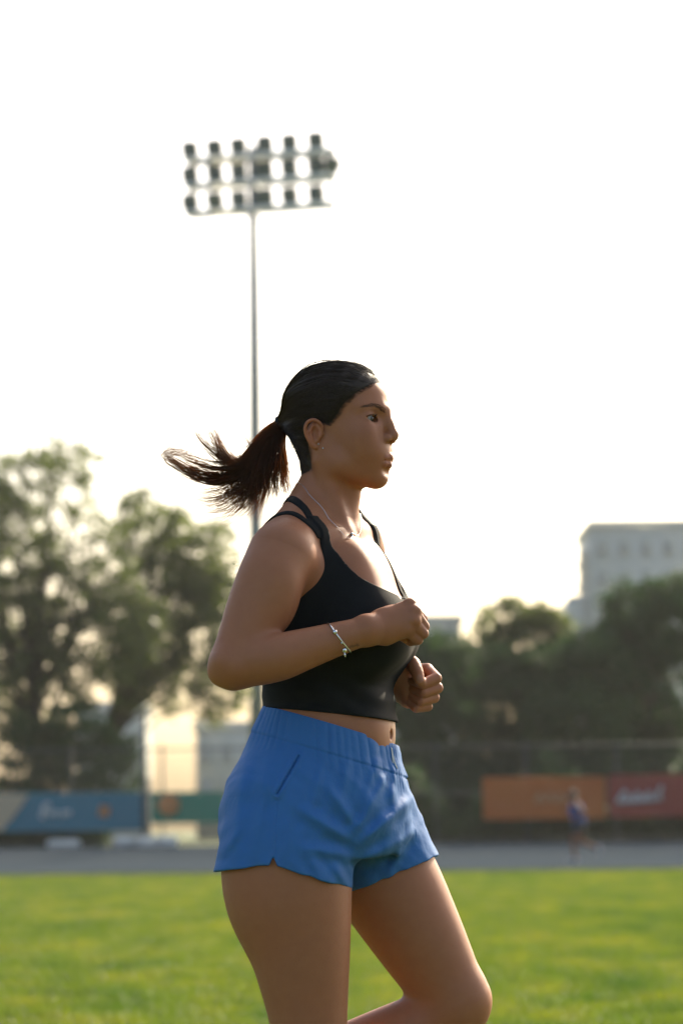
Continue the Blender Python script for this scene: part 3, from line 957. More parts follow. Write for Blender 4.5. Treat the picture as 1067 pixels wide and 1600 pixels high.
# --- hands
def hand(S, palm, fingers, thumb):
    for a, b, ra, rb in palm: S.cone(a, b, ra, rb, .011)
    for pts, rs in fingers:
        S.chain(pts, np.array(rs) * .94, .0022, sub=1)
    S.chain(thumb[0], thumb[1], .006)
hr = []
wr = V(573, 985, -.196)
mcp = [V(639, 947, -.172), V(646, 958, -.183), V(645, 972, -.187), V(637, 986, -.184)]
pip = [V(659, 967, -.160), V(662, 979, -.172), V(661, 990, -.178), V(653, 1000, -.176)]
dip = [V(645, 973, -.138), V(648, 984, -.147), V(647, 994, -.152), V(641, 1003, -.154)]
tip = [V(628, 964, -.142), V(630, 975, -.150), V(630, 985, -.155), V(628, 996, -.158)]
pal = [(wr, m * .5 + np.array(w_) * .5, .0215, .0175) for m, w_ in ((mcp[0], V(597, 972, -.186)), (mcp[3], V(597, 991, -.190)))]
pal = [(wr, V(602, 966, -.178), .0215, .0165), (V(602, 966, -.178), mcp[0], .0165, .0115), (wr, V(604, 974, -.182), .0225, .016), (V(604, 974, -.182), mcp[1], .016, .0118),
       (wr, V(604, 984, -.184), .022, .0155), (V(604, 984, -.184), mcp[2], .0155, .0115), (wr, V(602, 993, -.182), .020, .014), (V(602, 993, -.182), mcp[3], .014, .0108),
       (V(596, 982, -.172), V(628, 982, -.160), .017, .015)]
fing = [([mcp[i], pip[i], dip[i], tip[i]], [(.0122, .0103, .0088, .0078), (.0124, .0104, .0089, .0079), (.0118, .0099, .0085, .0075), (.0108, .0090, .0078, .007)][i]) for i in range(4)]
hand(body, pal, fing, ([V(590, 968, -.172), V(615, 956, -.150), V(640, 960, -.132), V(652, 972, -.128)], [.016, .0128, .0108, .009]))
for q in mcp: body.ell(q + np.array([.002, -.004, .003]), (.0105, .0095, .0095), .006)
# left hand: palm side and thumb towards the camera
wl = V(618, 1070, .085)
mcpL = [V(667, 1047, .082), V(672, 1062, .094), V(670, 1078, .098), V(662, 1092, .094)]
pipL = [V(681, 1060, .048), V(683, 1075, .058), V(678, 1090, .062), V(668, 1104, .062)]
dipL = [V(660, 1069, .030), V(661, 1083, .036), V(657, 1096, .040), V(650, 1107, .044)]
tipL = [V(645, 1064, .047), V(646, 1077, .050), V(644, 1089, .052), V(640, 1099, .054)]
palL = [(wl, V(640, 1052, .085), .0215, .017), (V(640, 1052, .085), mcpL[0], .017, .0118), (wl, V(643, 1063, .088), .0225, .0165), (V(643, 1063, .088), mcpL[1], .0165, .0118),
        (wl, V(643, 1076, .088), .022, .016), (V(643, 1076, .088), mcpL[2], .016, .0115), (wl, V(638, 1090, .083), .020, .0155), (V(638, 1090, .083), mcpL[3], .0155, .0105),
        (V(630, 1058, .066), V(640, 1092, .066), .019, .016)]
fingL = [([mcpL[i], pipL[i], dipL[i], tipL[i]], [(.0120, .0108, .0094, .0082), (.0122, .0108, .0094, .0082), (.0116, .0102, .009, .0078), (.0106, .0092, .0082, .0072)][i]) for i in range(4)]
thL = [V(627, 1046, .066), V(642, 1036, .048), V(650, 1048, .030), V(655, 1063, .021)]
hand(body, palL, fingL, (thL, [.0165, .0138, .0118, .0092]))

EX, EY, EZ = 70.5, 31.0, -7.0                          # eyeball centre, head millimetres
# --- head, in its own frame: x forward, y to her left, z up, origin between the ears at eye level
HY = R(22)
HO = V(520, 655, -.005)
HX = np.array([math.cos(HY), -math.sin(HY), 0]); HL = np.array([math.sin(HY), math.cos(HY), 0]); HU = np.array([0, 0, 1.0])
HM = np.stack([HX, HL, HU], 0)
def W(x, y, z):                                        # head millimetres to world
    return HO + np.array([x * 1.03, y, z]) * .001 @ HM
def toH(P):
    return (P - HO) @ HM.T * 1000.0 / np.array([1.03, 1, 1])
HR = HM.T                                             # columns are the head axes
head = Sdf()
E = lambda c, r, k, op='u', rot=HR: head.ell(W(*c), np.array(r) * .001, k * .001, op, rot)
K = lambda a, b, ra, rb, k, op='u': head.cone(W(*a), W(*b), ra * .001, rb * .001, k * .001, op)
E((-3, 0, 22), (80, 69, 71), 5)                        # skull
E((31, 0, 26), (66, 59, 57), 25)                       # forehead
E((40, 0, -38), (53, 55, 64), 25)                      # face
E((-5, 0, -30), (56, 56, 50), 25)
for s in (-1, 1):
    E((62, s * 33, -30), (26, 23, 22), 24)             # cheek bone
    E((60, s * 26, -62), (30, 24, 30), 24)             # cheek
    E((82, s * 14, -26), (13, 12, 22), 12)             # beside the nose
    K((4, s * 46, -58), (24, s * 40, -83), 14, 14, 25)  # jaw
    K((24, s * 40, -83), (76, s * 11, -105), 14, 13, 25)
E((50, 0, -93), (34, 30, 20), 20)                      # under the jaw
E((78, 0, -107), (14, 16, 13), 16)                     # chin
E((75, 0, -68), (28, 32, 31), 20)                      # mouth region
for s in (-1, 1):
    K((88, s * 12, 11), (68, s * 42, 12), 8, 7, 18)    # brow
    E((105, s * 35, -4), (19, 17, 10), 12, 's')        # eye socket
    E((EX, s * EY, EZ), (15.2, 17.5, 14.0), 6)         # lids over the eyeball
K((94.5, 0, 8), (100.5, 0, -14), 6.5, 6.6, 12)         # nose bridge
K((100.5, 0, -14), (109.0, 0, -33), 6.6, 8.6, 9)
E((104.5, 0, -38.5), (10, 10, 8), 6)
for s in (-1, 1):
    E((100.0, s * 10.8, -40.5), (9.2, 6.0, 7.2), 3.2)      # nostril wings
    E((106, s * 5.5, -46.8), (5.0, 2.7, 3.2), 2.5, 's')  # nostrils
for s in (-1, 1):
    K((101.6, s * 3.5, -71), (97.0, s * 13, -73), 4.6, 4.1, 6)      # upper lip
    K((97.0, s * 13, -73), (86.0, s * 25.5, -79), 4.1, 1.8, 5)
    K((97.6, s * 0, -85.5), (94.2, s * 11, -84.5), 5.7, 5.0, 6)     # lower lip
    K((94.2, s * 11, -84.5), (85.5, s * 24, -80.5), 5.0, 2.0, 5)
for s in (-1, 1):
    K((107, s * 0, -79.0), (102, s * 12, -78.4), .9, .9, 2.2, 's')  # line between the lips
    K((102, s * 12, -78.4), (87, s * 28, -80.6), .9, .8, 2.2, 's')
E((101.5, 0, -97), (8, 18, 5), 10, 's')                # hollow above the chin
# lid openings
for s in (-1, 1):
    for i in range(6):
        t0, t1 = -1 + i / 3.0, -1 + (i + 1) / 3.0
        q = lambda t: (EX + math.sqrt(max(0, 16.0 ** 2 - (t * 14.6) ** 2)) + .3, s * (EY + .8 + t * 14.6), EZ - .6 + .9 * t)
        rr = lambda t: .9 + 5.3 * (1 - t * t) ** .7
        K(q(t0), q(t1), rr(t0), rr(t1), 1.2, 's')
# ears
def ear(s):
    c_, s_ = math.cos(R(12)), math.sin(R(12))
    def T(x, y, z):                                    # smaller, set back, leaning back
        x, z = (x + 2) * .80, (z + 24) * .80
        return (-6.5 + x * c_ + z * s_, s * (y - 1.5), -32 - x * s_ + z * c_)
    pts = [(14, 66, -22), (13, 70, -8), (6, 74, 1), (-6, 78, 4), (-16, 80, -3), (-19, 80, -16), (-15, 78, -30), (-6, 74, -43), (1, 70, -51), (6, 67, -52), (8, 66, -46)]
    E(T(-2, 70, -22), (13, 4.5, 20), 5)
    E(T(1, 75, -24), (8, 5.5, 12), 3.5, 's')
    rs = [2.3, 2.6, 2.8, 3.0, 3.1, 3.1, 3.1, 3.7, 4.6, 4.0, 2.6]
    head.chain([W(*T(*q)) for q in pts], np.array(rs) * .001, .0025)
    K(T(-6, 75, -8), T(-10, 76, -22), 2.3, 2.5, 3)
    K(T(-10, 76, -22), T(-2, 73, -38), 2.5, 2.5, 3)
    E(T(11, 70, -27), (3.8, 3.2, 5.2), 3)               # tragus
for s in (-1, 1): ear(s)
hp = head.p[0]
body_head = Sdf(); body_head.p = body.p + head.p
for p in head.p[:4]: p.k = max(p.k, .008)
head.p[0].k = .02

def inbox(P, lo, hi):
    return ((P > lo) & (P < hi)).all(1)
SKIN_H = .0019
ZCUT = V(533, 1640, 0)[2]
ZS0, ZS1, ZS2, ZS3 = [V(533, y, 0)[2] for y in (1385, 1335, 1150, 1095)]
def body_f(P):
    d = body_head(P)
    z = P[:, 2]
    m = (z > ZS0) & (z < ZS3)
    if m.any():                                        # keep the hips inside the shorts
        Q = P[m]; zq = z[m]
        s_ = shorts_solid(Q) + .006 - smooth01(-zq, -ZS1, -ZS0) - smooth01((Q - wb0) @ wbn, -.022, -.004)
        d[m] = smax(d[m], s_, .006)
    return d
def body_mesh():
    lo = np.array([-.32, -.33, -.02]); hi = np.array([.33, .33, 1.72])
    a = nets(body_f, (lo[0], lo[1], ZCUT - .02), hi, SKIN_H, lambda c: c[:, 2] > ZCUT)
    b = nets(body_f, lo, (hi[0], hi[1], ZCUT + .03), .004, lambda c: c[:, 2] < ZCUT + .004)
    return join([a, b])
# --- shorts
SROWS = [(1090, 517, 0, .134, .106, 21), (1112, 514, 0, .1385, .1105, 21), (1150, 505, 0, .151, .122, 20), (1185, 499, 0, .163, .134, 18), (1215, 495, 0, .173, .149, 17),
         (1255, 494, 0, .182, .162, 16), (1300, 492, 0, .184, .166, 16), (1345, 490, 0, .16, .15, 16)]
FOLDS = [(545, 1312, 462, 1262, 4.2, 13), (543, 1335, 470, 1322, 3.2, 12), (548, 1290, 505, 1222, 3.4, 11), (552, 1300, 598, 1212, 4.0, 11), (556, 1318, 640, 1248, 4.4, 12),
         (560, 1345, 648, 1300, 3.4, 12), (585, 1195, 560, 1262, 2.6, 9), (612, 1198, 606, 1262, 2.8, 9), (634, 1200, 645, 1250, 2.6, 8), (418, 1200, 402, 1330, 2.6, 12),
         (384, 1200, 366, 1330, 2.8, 13), (452, 1255, 446, 1335, 2.2, 11), (500, 1200, 488, 1260, 2.0, 9), (540, 1190, 530, 1250, 2.2, 9), (350, 1330, 380, 1290, 2.4, 10),
         (500, 1375, 480, 1330, 2.2, 11), (600, 1368, 625, 1320, 2.6, 10), (520, 1352, 535, 1380, 2.0, 9)]
_hem1 = np.array([(300, 1362), (335, 1360), (365, 1357), (400, 1354), (424, 1350), (430, 1338), (436, 1351), (470, 1364), (510, 1376), (548, 1388), (620, 1410)])
shp = Sdf()
shp.fn(*zloft(SROWS), k=.01)
nearS = Sdf().limb([V(458, 1262, -.083), V(448, 1330, -.092), V(438, 1410, -.097)], [.110, .1155, .1175])
farS = Sdf().limb([V(545, 1262, .07), V(583, 1330, .072), V(628, 1412, .072)], [.110, .1015, .093])
wb0, wb1 = V(413, 1104, 0), V(619, 1164, 0)
wbn = np.array([-(wb1 - wb0)[2], 0, (wb1 - wb0)[0]]); wbn /= np.linalg.norm(wbn)
SC = V(503, 1160, 0)
Xp = lambda x: V(x, 1200, 0)[0]
def seg2(x, y, a, b, c, d):
    h = np.clip(((x - a) * (c - a) + (y - b) * (d - b)) / ((c - a) ** 2 + (d - b) ** 2), 0, 1)
    return np.hypot(x - a - h * (c - a), y - b - h * (d - b)), h
def shorts_solid(P):
    return smin(smin(nearS(P), shp(P), .03), farS(P), .03)
def shorts_f(P):
    z, x = P[:, 2], P[:, 0]
    qx, qy = 533.5 + (x) / PX, HORIZON + (CAM_H - z) / PX * 1.0      # approximate photo units, used as a ruler
    n1, n2 = nearS(P), farS(P)
    pel = shp(P)
    zh1 = np.interp(x, [Xp(a) for a in _hem1[:, 0]], [V(533, b, -.1)[2] for b in _hem1[:, 1]])
    # back half of the near leg: straight hem
    n1 = smax(n1, zh1 - z, .002)
    a, b = V(548, 1392, .07), V(674, 1341, .07)
    nn = np.array([-(b - a)[2], 0, (b - a)[0]]); nn /= np.linalg.norm(nn)
    n2 = smax(n2, -(P - a) @ nn, .002)
    pel = smax(pel, np.maximum(V(533, 1338, 0)[2] - z, -(P - a) @ nn + .01), .01)
    S = smin(smin(n1, pel, .022), n2, .012)
    front = P[:, 1] < .12
    disp = np.zeros(len(P))
    for (x0, y0, x1, y1, am, w) in FOLDS:
        d, h = seg2(qx, qy, x0, y0, x1, y1)
        m = d < 3 * w
        if m.any():
            e = am * .0014 * (np.exp(-(d[m] / (w * .62)) ** 2) - .35 * np.exp(-((d[m] - w * 1.3) / (w * .6)) ** 2)) * np.sin(np.pi * np.clip(h[m] * .9 + .08, 0, 1)) ** .6
            disp[m] += e
            # a softer valley beside the ridge
    disp = disp * smooth01(-P[:, 1], -.05, .03) + disp * .6 * (P[:, 1] > .0)
    wrk = .0007 * np.sin(x * 150 + 4 * np.sin(z * 40) + P[:, 1] * 60) * np.sin(z * 60 + P[:, 1] * 40) + .0018 * np.sin(x * 62 + 3 * np.sin(z * 21) + P[:, 1] * 30) * np.sin(z * 34 + 2 * np.sin(x * 17) + P[:, 1] * 12)
    wd = (P - wb0) @ wbn                               # height above the waistband's top edge
    q = P - SC
    ang = np.arctan2(q @ lf, q @ fw)
    gat = np.abs(np.sin(ang * 25 + 1.6 * np.sin(ang * 7))) ** .7 * (.65 + .35 * np.sin(ang * 11 + 1))
    amp = .0032 * smooth01(wd, -.085, -.045) * (1 - .45 * smooth01(wd, -.012, -.003))
    band = .0014 * smooth01(wd, -.050, -.047) - .0009 * np.exp(-((wd + .049) / .0022) ** 2)
    S = S - disp - wrk * smooth01(-wd, .03, .08) - gat * amp - band
    # pocket slit
    d, h = seg2(qx, qy, 466, 1186, 433, 1243)
    S = S + .0038 * np.exp(-(d / 1.2) ** 2) * (P[:, 1] < 0) - .0022 * np.exp(-((d - 4.5) / 3.0) ** 2) * (P[:, 1] < 0)
    d, h = seg2(qx, qy, 432, 1250, 431, 1338)          # side seam
    S = S + .0014 * np.exp(-(d / 1.4) ** 2) * (P[:, 1] < 0)
    S = smax(S, wd, .002)
    return smax(S, -(S + .0062), .001)
HP = np.array([(92, 130), (99, 80), (93, 67), (77, 47), (59, 31), (43, 14), (32, -2), (25, -11), (18, -17), (13, -15), (6, -13), (-6, -11), (-18, -13), (-24, -24), (-22, -42), (-17, -62), (-20, -92), (-60, -100), (-130, -70), (-130, 130)], float)
def polysd(x, z):
    d = np.full(len(x), 1e9); inside = np.zeros(len(x), bool)
    n = len(HP)
    for i in range(n):
        a, b = HP[i], HP[(i + 1) % n]
        e = b - a
        h = np.clip(((x - a[0]) * e[0] + (z - a[1]) * e[1]) / (e @ e), 0, 1)
        d = np.minimum(d, np.hypot(x - a[0] - h * e[0], z - a[1] - h * e[1]))
        cr = (a[1] > z) != (b[1] > z)
        with np.errstate(divide='ignore', invalid='ignore'):
            xi = (b[0] - a[0]) * (z - a[1]) / (b[1] - a[1]) + a[0]
        inside ^= cr & (x < xi)
    return np.where(inside, d, -d)
def skin_detail(m):
    """broad uneven redness and faint freckling over the base colour, finer gloss variation"""
    N, L = m.node_tree.nodes, m.node_tree.links
    p = N['Principled BSDF']
    src = p.inputs['Base Color'].links[0].from_socket
    geo = N.new('ShaderNodeNewGeometry')
    for sc, lo_, hi_, colr, amt in ((11, .42, .68, (.37, .125, .058), .22), (38, .45, .7, (.28, .105, .046), .16), (420, .66, .74, (.16, .07, .04), .5)):
        t = N.new('ShaderNodeTexNoise'); t.inputs['Scale'].default_value = sc; t.inputs['Detail'].default_value = 4
        L.new(geo.outputs['Position'], t.inputs['Vector'])
        r = N.new('ShaderNodeMapRange'); r.inputs['From Min'].default_value = lo_; r.inputs['From Max'].default_value = hi_; r.inputs['To Max'].default_value = amt
        L.new(t.outputs['Fac'], r.inputs['Value'])
        x = N.new('ShaderNodeMix'); x.data_type = 'RGBA'; x.inputs['B'].default_value = (*colr, 1)
        L.new(src, x.inputs['A']); L.new(r.outputs['Result'], x.inputs['Factor'])
        src = x.outputs['Result']
    L.new(src, p.inputs['Base Color'])
    t = N.new('ShaderNodeTexNoise'); t.inputs['Scale'].default_value = 160; t.inputs['Detail'].default_value = 4
    L.new(geo.outputs['Position'], t.inputs['Vector'])
    r = N.new('ShaderNodeMapRange'); r.inputs['To Min'].default_value = .42; r.inputs['To Max'].default_value = .66
    L.new(t.outputs['Fac'], r.inputs['Value']); L.new(r.outputs['Result'], p.inputs['Roughness'])

bv, bq = body_mesh()
H = toH(bv)
# colours that belong to the skin: lips, cheeks, lids, knuckles, nails, a small wrist tattoo; and a painted backlit glow on the ears
skin = np.array([.345, .134, .060])
col = np.tile(skin, (len(bv), 1))
def blend(c, w):
    global col
    col = col * (1 - w[:, None]) + np.asarray(c) * w[:, None]
lipd = np.full(len(bv), 99.0)
lipm = inbox(H, (80, -32, -99), (120, 32, -58))
def segd(P, a, b):
    a, b = np.asarray(a, float), np.asarray(b, float)
    h = np.clip(((P - a) @ (b - a)) / ((b - a) @ (b - a)), 0, 1)
    return np.linalg.norm(P - a - h[:, None] * (b - a), axis=1)
for s in (-1, 1):
    for a, b, r in (((103, s * 3.5, -72), (98.5, s * 14, -74), 5), ((98.5, s * 14, -74), (87.5, s * 25.5, -79), 3.0), ((99.5, 0, -85), (96, s * 12, -84), 6), ((96, s * 12, -84), (87, s * 24, -80.5), 3.6)):
        lipd[lipm] = np.minimum(lipd[lipm], segd(H[lipm], a, b) - r)
blend((.34, .105, .066), smooth01(-lipd, -1.6, .8) * .7)
for s in (-1, 1):
    blend((.32, .120, .075), np.exp(-(np.linalg.norm((H - (66, s * 46, -36)) / (24, 18, 18), axis=1)) ** 2) * .5)
    blend((.20, .085, .05), np.exp(-(np.linalg.norm((H - (93, s * 31, 7)) / (10, 16, 5), axis=1)) ** 2) * .45)
    blend((.44, .125, .06), np.exp(-(np.linalg.norm((H - (-10, s * 76, -30)) / (22, 9, 32), axis=1)) ** 2) * .6)  # sun shining through the ears, put into their colour
for k_ in mcp + pip + pipL + mcpL:
    blend((.32, .125, .075), np.exp(-(np.linalg.norm(bv - k_, axis=1) / .011) ** 2) * .45)
blend((.38, .20, .14), (np.linalg.norm((bv - (thL[3] + np.array([.001, -.0085, .002]))) / (.006, .006, .0085), axis=1) < 1) * .8)
tp = np.stack(proj(bv), 1)
tl = V(553, 1009, -.225)
tdir = np.array([math.cos(R(15)), 0, math.sin(R(15))])
td = bv - tl
ta, tb = td @ tdir, td @ np.array([-tdir[2], 0, tdir[0]])
tw = (np.abs(ta) < .0085) & (np.abs(tb + .0009 * np.sin(ta * 2400)) < .0017) & (bv[:, 1] < -.20)
blend((.07, .045, .035), tw * .75)
hs = polysd(H[:, 0], H[:, 2])
blend((.035, .022, .015), smooth01(hs, -6, 4) * .85 * (H[:, 2] > -100) * (np.linalg.norm(H, axis=1) < 150) * (np.abs(H[:, 1]) < 72))
me = mesh_np('body', bv, bq)
set_col(me, col)
M['skin'] = mat('skin', skin, .46, (55, .30, (.29, .108, .047)), (1200, .00006), spec=.30, sss=.10, attr='tint')
skin_detail(M['skin'])
runner = tag(empty('person', (V(486, 1650, -.1)[0] - .05, 0, 0)), 'runner in black strappy crop top and blue shorts with windblown ponytail', 'person')
RT_ = np.array(runner.location)
def rpart(name, me_, m, parent=None, smooth=True):
    o = link(name, me_, m, None, smooth)
    o.parent = parent or runner
    o.matrix_parent_inverse = (Matrix.Translation(runner.location)).inverted()
    return o
bodyo = rpart('body', me, M['skin'])
# ------------------------------------------------------------------ clothes, eyes, hair, jewellery
def onto(P, f, off=0.0, it=6):
    """pull points onto the surface f = off"""
    P = np.atleast_2d(np.asarray(P, float)).copy()
    for _ in range(it):
        e = 5e-4
        g = np.stack([f(P + np.eye(3)[q] * e) - f(P - np.eye(3)[q] * e) for q in range(3)], 1) / (2 * e)
        P -= ((f(P) - off) / np.maximum((g * g).sum(1), .3))[:, None] * g
    return P

CT = V(505, 950, 0)
Zp = lambda y: V(533, y, 0)[2]
Xp = lambda x: V(x, 1200, 0)[0]
_un = np.array([(760, .088), (800, .090), (830, .0935), (850, .097), (868, .101), (885, .1045), (900, .1055), (913, .102), (923, .090), (931, .070), (937, .040), (942, .0), (954, -.06), (1100, -.5)])
_uz = np.linspace(Zp(1100), Zp(760), 700)
_uv = np.interp(-_uz, [-Zp(y) for y in _un[:, 0]], _un[:, 1])
_uv = np.convolve(np.pad(_uv, 12, 'edge'), np.hanning(27)[1:-1] / np.hanning(27).sum(), 'valid')
_au = np.array([(990, .30), (960, .185), (940, .152), (900, .129), (870, .119), (840, .1125), (800, .110)])
strap_paths = [([V(489, 832, -.12), V(478, 808, -.10), V(464, 789, -.075), V(452, 786, -.03), V(440, 800, .0), V(425, 850, -.03)], .0085),
               ([V(492, 838, -.12), V(474, 808, -.125), V(448, 796, -.12), V(415, 812, -.11), V(394, 845, -.10), V(385, 885, -.085), V(392, 930, -.07)], .0068),
               ([V(606, 934, .012), V(601, 905, .025), V(592, 872, .045), V(582, 845, .06), V(568, 820, .065), V(556, 806, .05), V(540, 800, .06), V(480, 820, .07)], .0105)]
class Top:
    def __init__(self):
        self.str = []
        for pts, r in strap_paths:
            c = Sdf().chain(onto(spline(np.array(pts), 4), body, .001), [r] * (4 * (len(pts) - 1) + 1), sub=1)
            self.str.append(c)
    def __call__(self, P):
        t = torso(P)
        q = P - CT
        u, v = np.abs(q @ lf), q @ fw
        fold = .0016 * np.sin(P[:, 2] * 150 + P[:, 0] * 40 + 2 * np.sin(P[:, 0] * 31)) * smooth01(-P[:, 2], -Zp(1040), -Zp(1110))
        main = t - .0048 - fold
        un = np.interp(P[:, 2], _uz, _uv) * np.where(q @ lf > 0, .92, 1.0)
        front = smooth01(v, -.03, .0)
        ua = np.interp(-P[:, 2], [-Zp(y) for y in _au[:, 0]][::-1] if False else sorted([-Zp(y) for y in _au[:, 0]]), _au[::-1, 1])
        zh = Zp(1107) + (Zp(1129) - Zp(1107)) * (P[:, 0] - Xp(413)) / (Xp(614) - Xp(413))
        main = smax(main, np.where(front > .5, np.maximum((un - u) * .8, P[:, 2] - Zp(814)), P[:, 2] - Zp(862)), .003)
        main = smax(main, (u - ua) * .85, .003)
        main = smax(main, zh - P[:, 2], .003)
        near_ = [s_ for s_ in self.str]
        b = None
        for s_ in near_:
            d = s_(P)
            if d.min() > .05: continue
            if b is None: b = body(P) - .0026
            main = np.minimum(main, smax(b, d, .003))
        return main
top_f = Top()
CL_H = .0022
tv, tq = nets(top_f, (-.19, -.22, Zp(1150)), (.16, .22, Zp(770)), CL_H)
M['black_knit'] = mat('black_knit', (.0075, .0075, .0070), .85, (40, .5, (.011, .011, .010)), (1500, .0002), spec=.2)
rpart('crop_top', mesh_np('crop_top', tv, tq), M['black_knit'])

sv, sq = nets(shorts_f, (-.24, -.24, Zp(1425)), (.20, .24, Zp(1085)), CL_H)
M['blue_nylon'] = mat('blue_nylon', (.046, .155, 0.385), .68, (30, .25, (.04, .135, .34)), (75, .0012), spec=.15, transl=.10, tcol=(.05, .16, .5))
so = rpart('shorts', mesh_np('shorts', sv, sq), M['blue_nylon'])
M['cord'] = mat('white_cord', (.65, .65, .62), .8)
dc = MB()
for k in range(3):
    a = onto([V(611 + 3 * k, 1168, -.06), V(613 + 3 * k, 1178, -.062), V(613 + 2.5 * k, 1190, -.064), V(616 + 2 * k, 1201, -.064)], shorts_f, .0008)
    dc.tube(spline(a, 4), .0009, 6)
ob = rpart('drawstring', dc.mesh('drawstring'), M['cord'], so)
ob.matrix_parent_inverse = Matrix.Identity(4)

# --- eyes
def eye(s):
    n, m_ = 40, 28
    th = np.linspace(0, math.pi, m_); ph = np.arange(n) * 2 * math.pi / n
    TH, PH = np.meshgrid(th, ph, indexing='ij')
    gaze = np.array([.98, .02 * s - .10, -.10]); gaze /= np.linalg.norm(gaze)
    a = np.cross(gaze, (0, 0, 1)); a /= np.linalg.norm(a); b = np.cross(a, gaze)
    rr = 13.6 + .9 * np.exp(-(TH / .42) ** 4)
    v = (np.cos(TH)[..., None] * gaze + np.sin(TH)[..., None] * (np.cos(PH)[..., None] * a + np.sin(PH)[..., None] * b)) * rr[..., None]
    v = np.array([EX, s * EY, EZ]) + v.reshape(-1, 3)
    v = HO + v * .001 * (1.03, 1, 1) @ HM
    i, j = np.meshgrid(np.arange(m_ - 1), np.arange(n), indexing='ij')
    q = np.stack([i * n + j, (i + 1) * n + j, (i + 1) * n + (j + 1) % n, i * n + (j + 1) % n], -1).reshape(-1, 4)
    me_ = mesh_np('eye', v, q)
    t = TH.ravel()
    c = np.where((t < .19)[:, None], (.004, .004, .004), np.where((t < .46)[:, None], (.030, .016, .009), (.30, .26, .23)))
    set_col(me_, c)
    return me_
M['eye'] = mat('eye_surface', (.5, .5, .5), .2, spec=.4, attr='tint')
for s in (-1, 1):
    rpart('eye', eye(s), M['eye'])

# --- hair
M['hair'] = mat('dark_brown_hair', (.034, .021, .0125), .45, (70, .5, (.038, .022, .012)), spec=.25)
M['hair_tail'] = mat('brown_hair_tips', (.030, .017, .009), .42, (90, .5, (.05, .026, .012)), spec=.3, transl=.45, tcol=(.66, .33, .10))
TIE = np.array([-93.0, 0, -3])
hb = Sdf(); hb.p = head.p[:4]
neckp = Sdf().cone(V(500, 822, .0), V(519, 742, .0), .055, .0500)
knot = Sdf().cone(W(-66, 0, 4), W(-90, 0, -2), .030, .0125)
def hair_f(P):
    h = toH(P)
    sd = polysd(h[:, 0], h[:, 2])
    t = np.where(sd > 0, .0075 * (1 - np.exp(-np.maximum(sd, 0) / 13.0)), sd * .0006) - .0006
    d = smin(hb(P), neckp(P), .025)
    lowc = smooth01(h[:, 2], -98, -80)
    d = d - t * (.3 + .7 * lowc)
    # combed furrows that run to the tie
    r = h - TIE
    a1 = np.arctan2(r[:, 2] + 8, r[:, 0] + 30); a2 = np.arctan2(r[:, 1], np.abs(r[:, 2]) + 35)
    fur = np.sin(a1 * 55 + 5 * np.sin(a2 * 6)) * .00035 + np.sin(a1 * 23 + a2 * 9) * .0005
    d = smin(d, knot(P), .022)
    return d + fur * smooth01(sd, 4, 20)
HH = .0014
hv, hq = nets(hair_f, HO + (-.125, -.1, -.115), HO + (.11, .1, .115), HH)
hairo = rpart('hair', mesh_np('hair', hv, hq), M['hair'])

def strand_mesh(name, paths, radii, sides=3):
    """many thin tapered tubes; paths (n, m, 3), radii (n, m)"""
    n, m, _ = paths.shape
    T = np.gradient(paths, axis=1); T /= np.linalg.norm(T, axis=2)[..., None] + 1e-12
    a = np.cross(T, np.array([.13, .97, .2])); a /= np.linalg.norm(a, axis=2)[..., None] + 1e-12
    b = np.cross(T, a)
    th = np.arange(sides) * 2 * math.pi / sides
    v = paths[:, :, None] + radii[:, :, None, None] * (np.cos(th)[:, None] * a[:, :, None] + np.sin(th)[:, None] * b[:, :, None])
    base = (np.arange(n) * m * sides)[:, None, None]
    i, j = np.meshgrid(np.arange(m - 1), np.arange(sides), indexing='ij')
    q = np.stack([i * sides + j, i * sides + (j + 1) % sides, (i + 1) * sides + (j + 1) % sides, (i + 1) * sides + j], -1).reshape(1, -1, 4) + base
    return mesh_np(name, v.reshape(-1, 3), q.reshape(-1, 4))

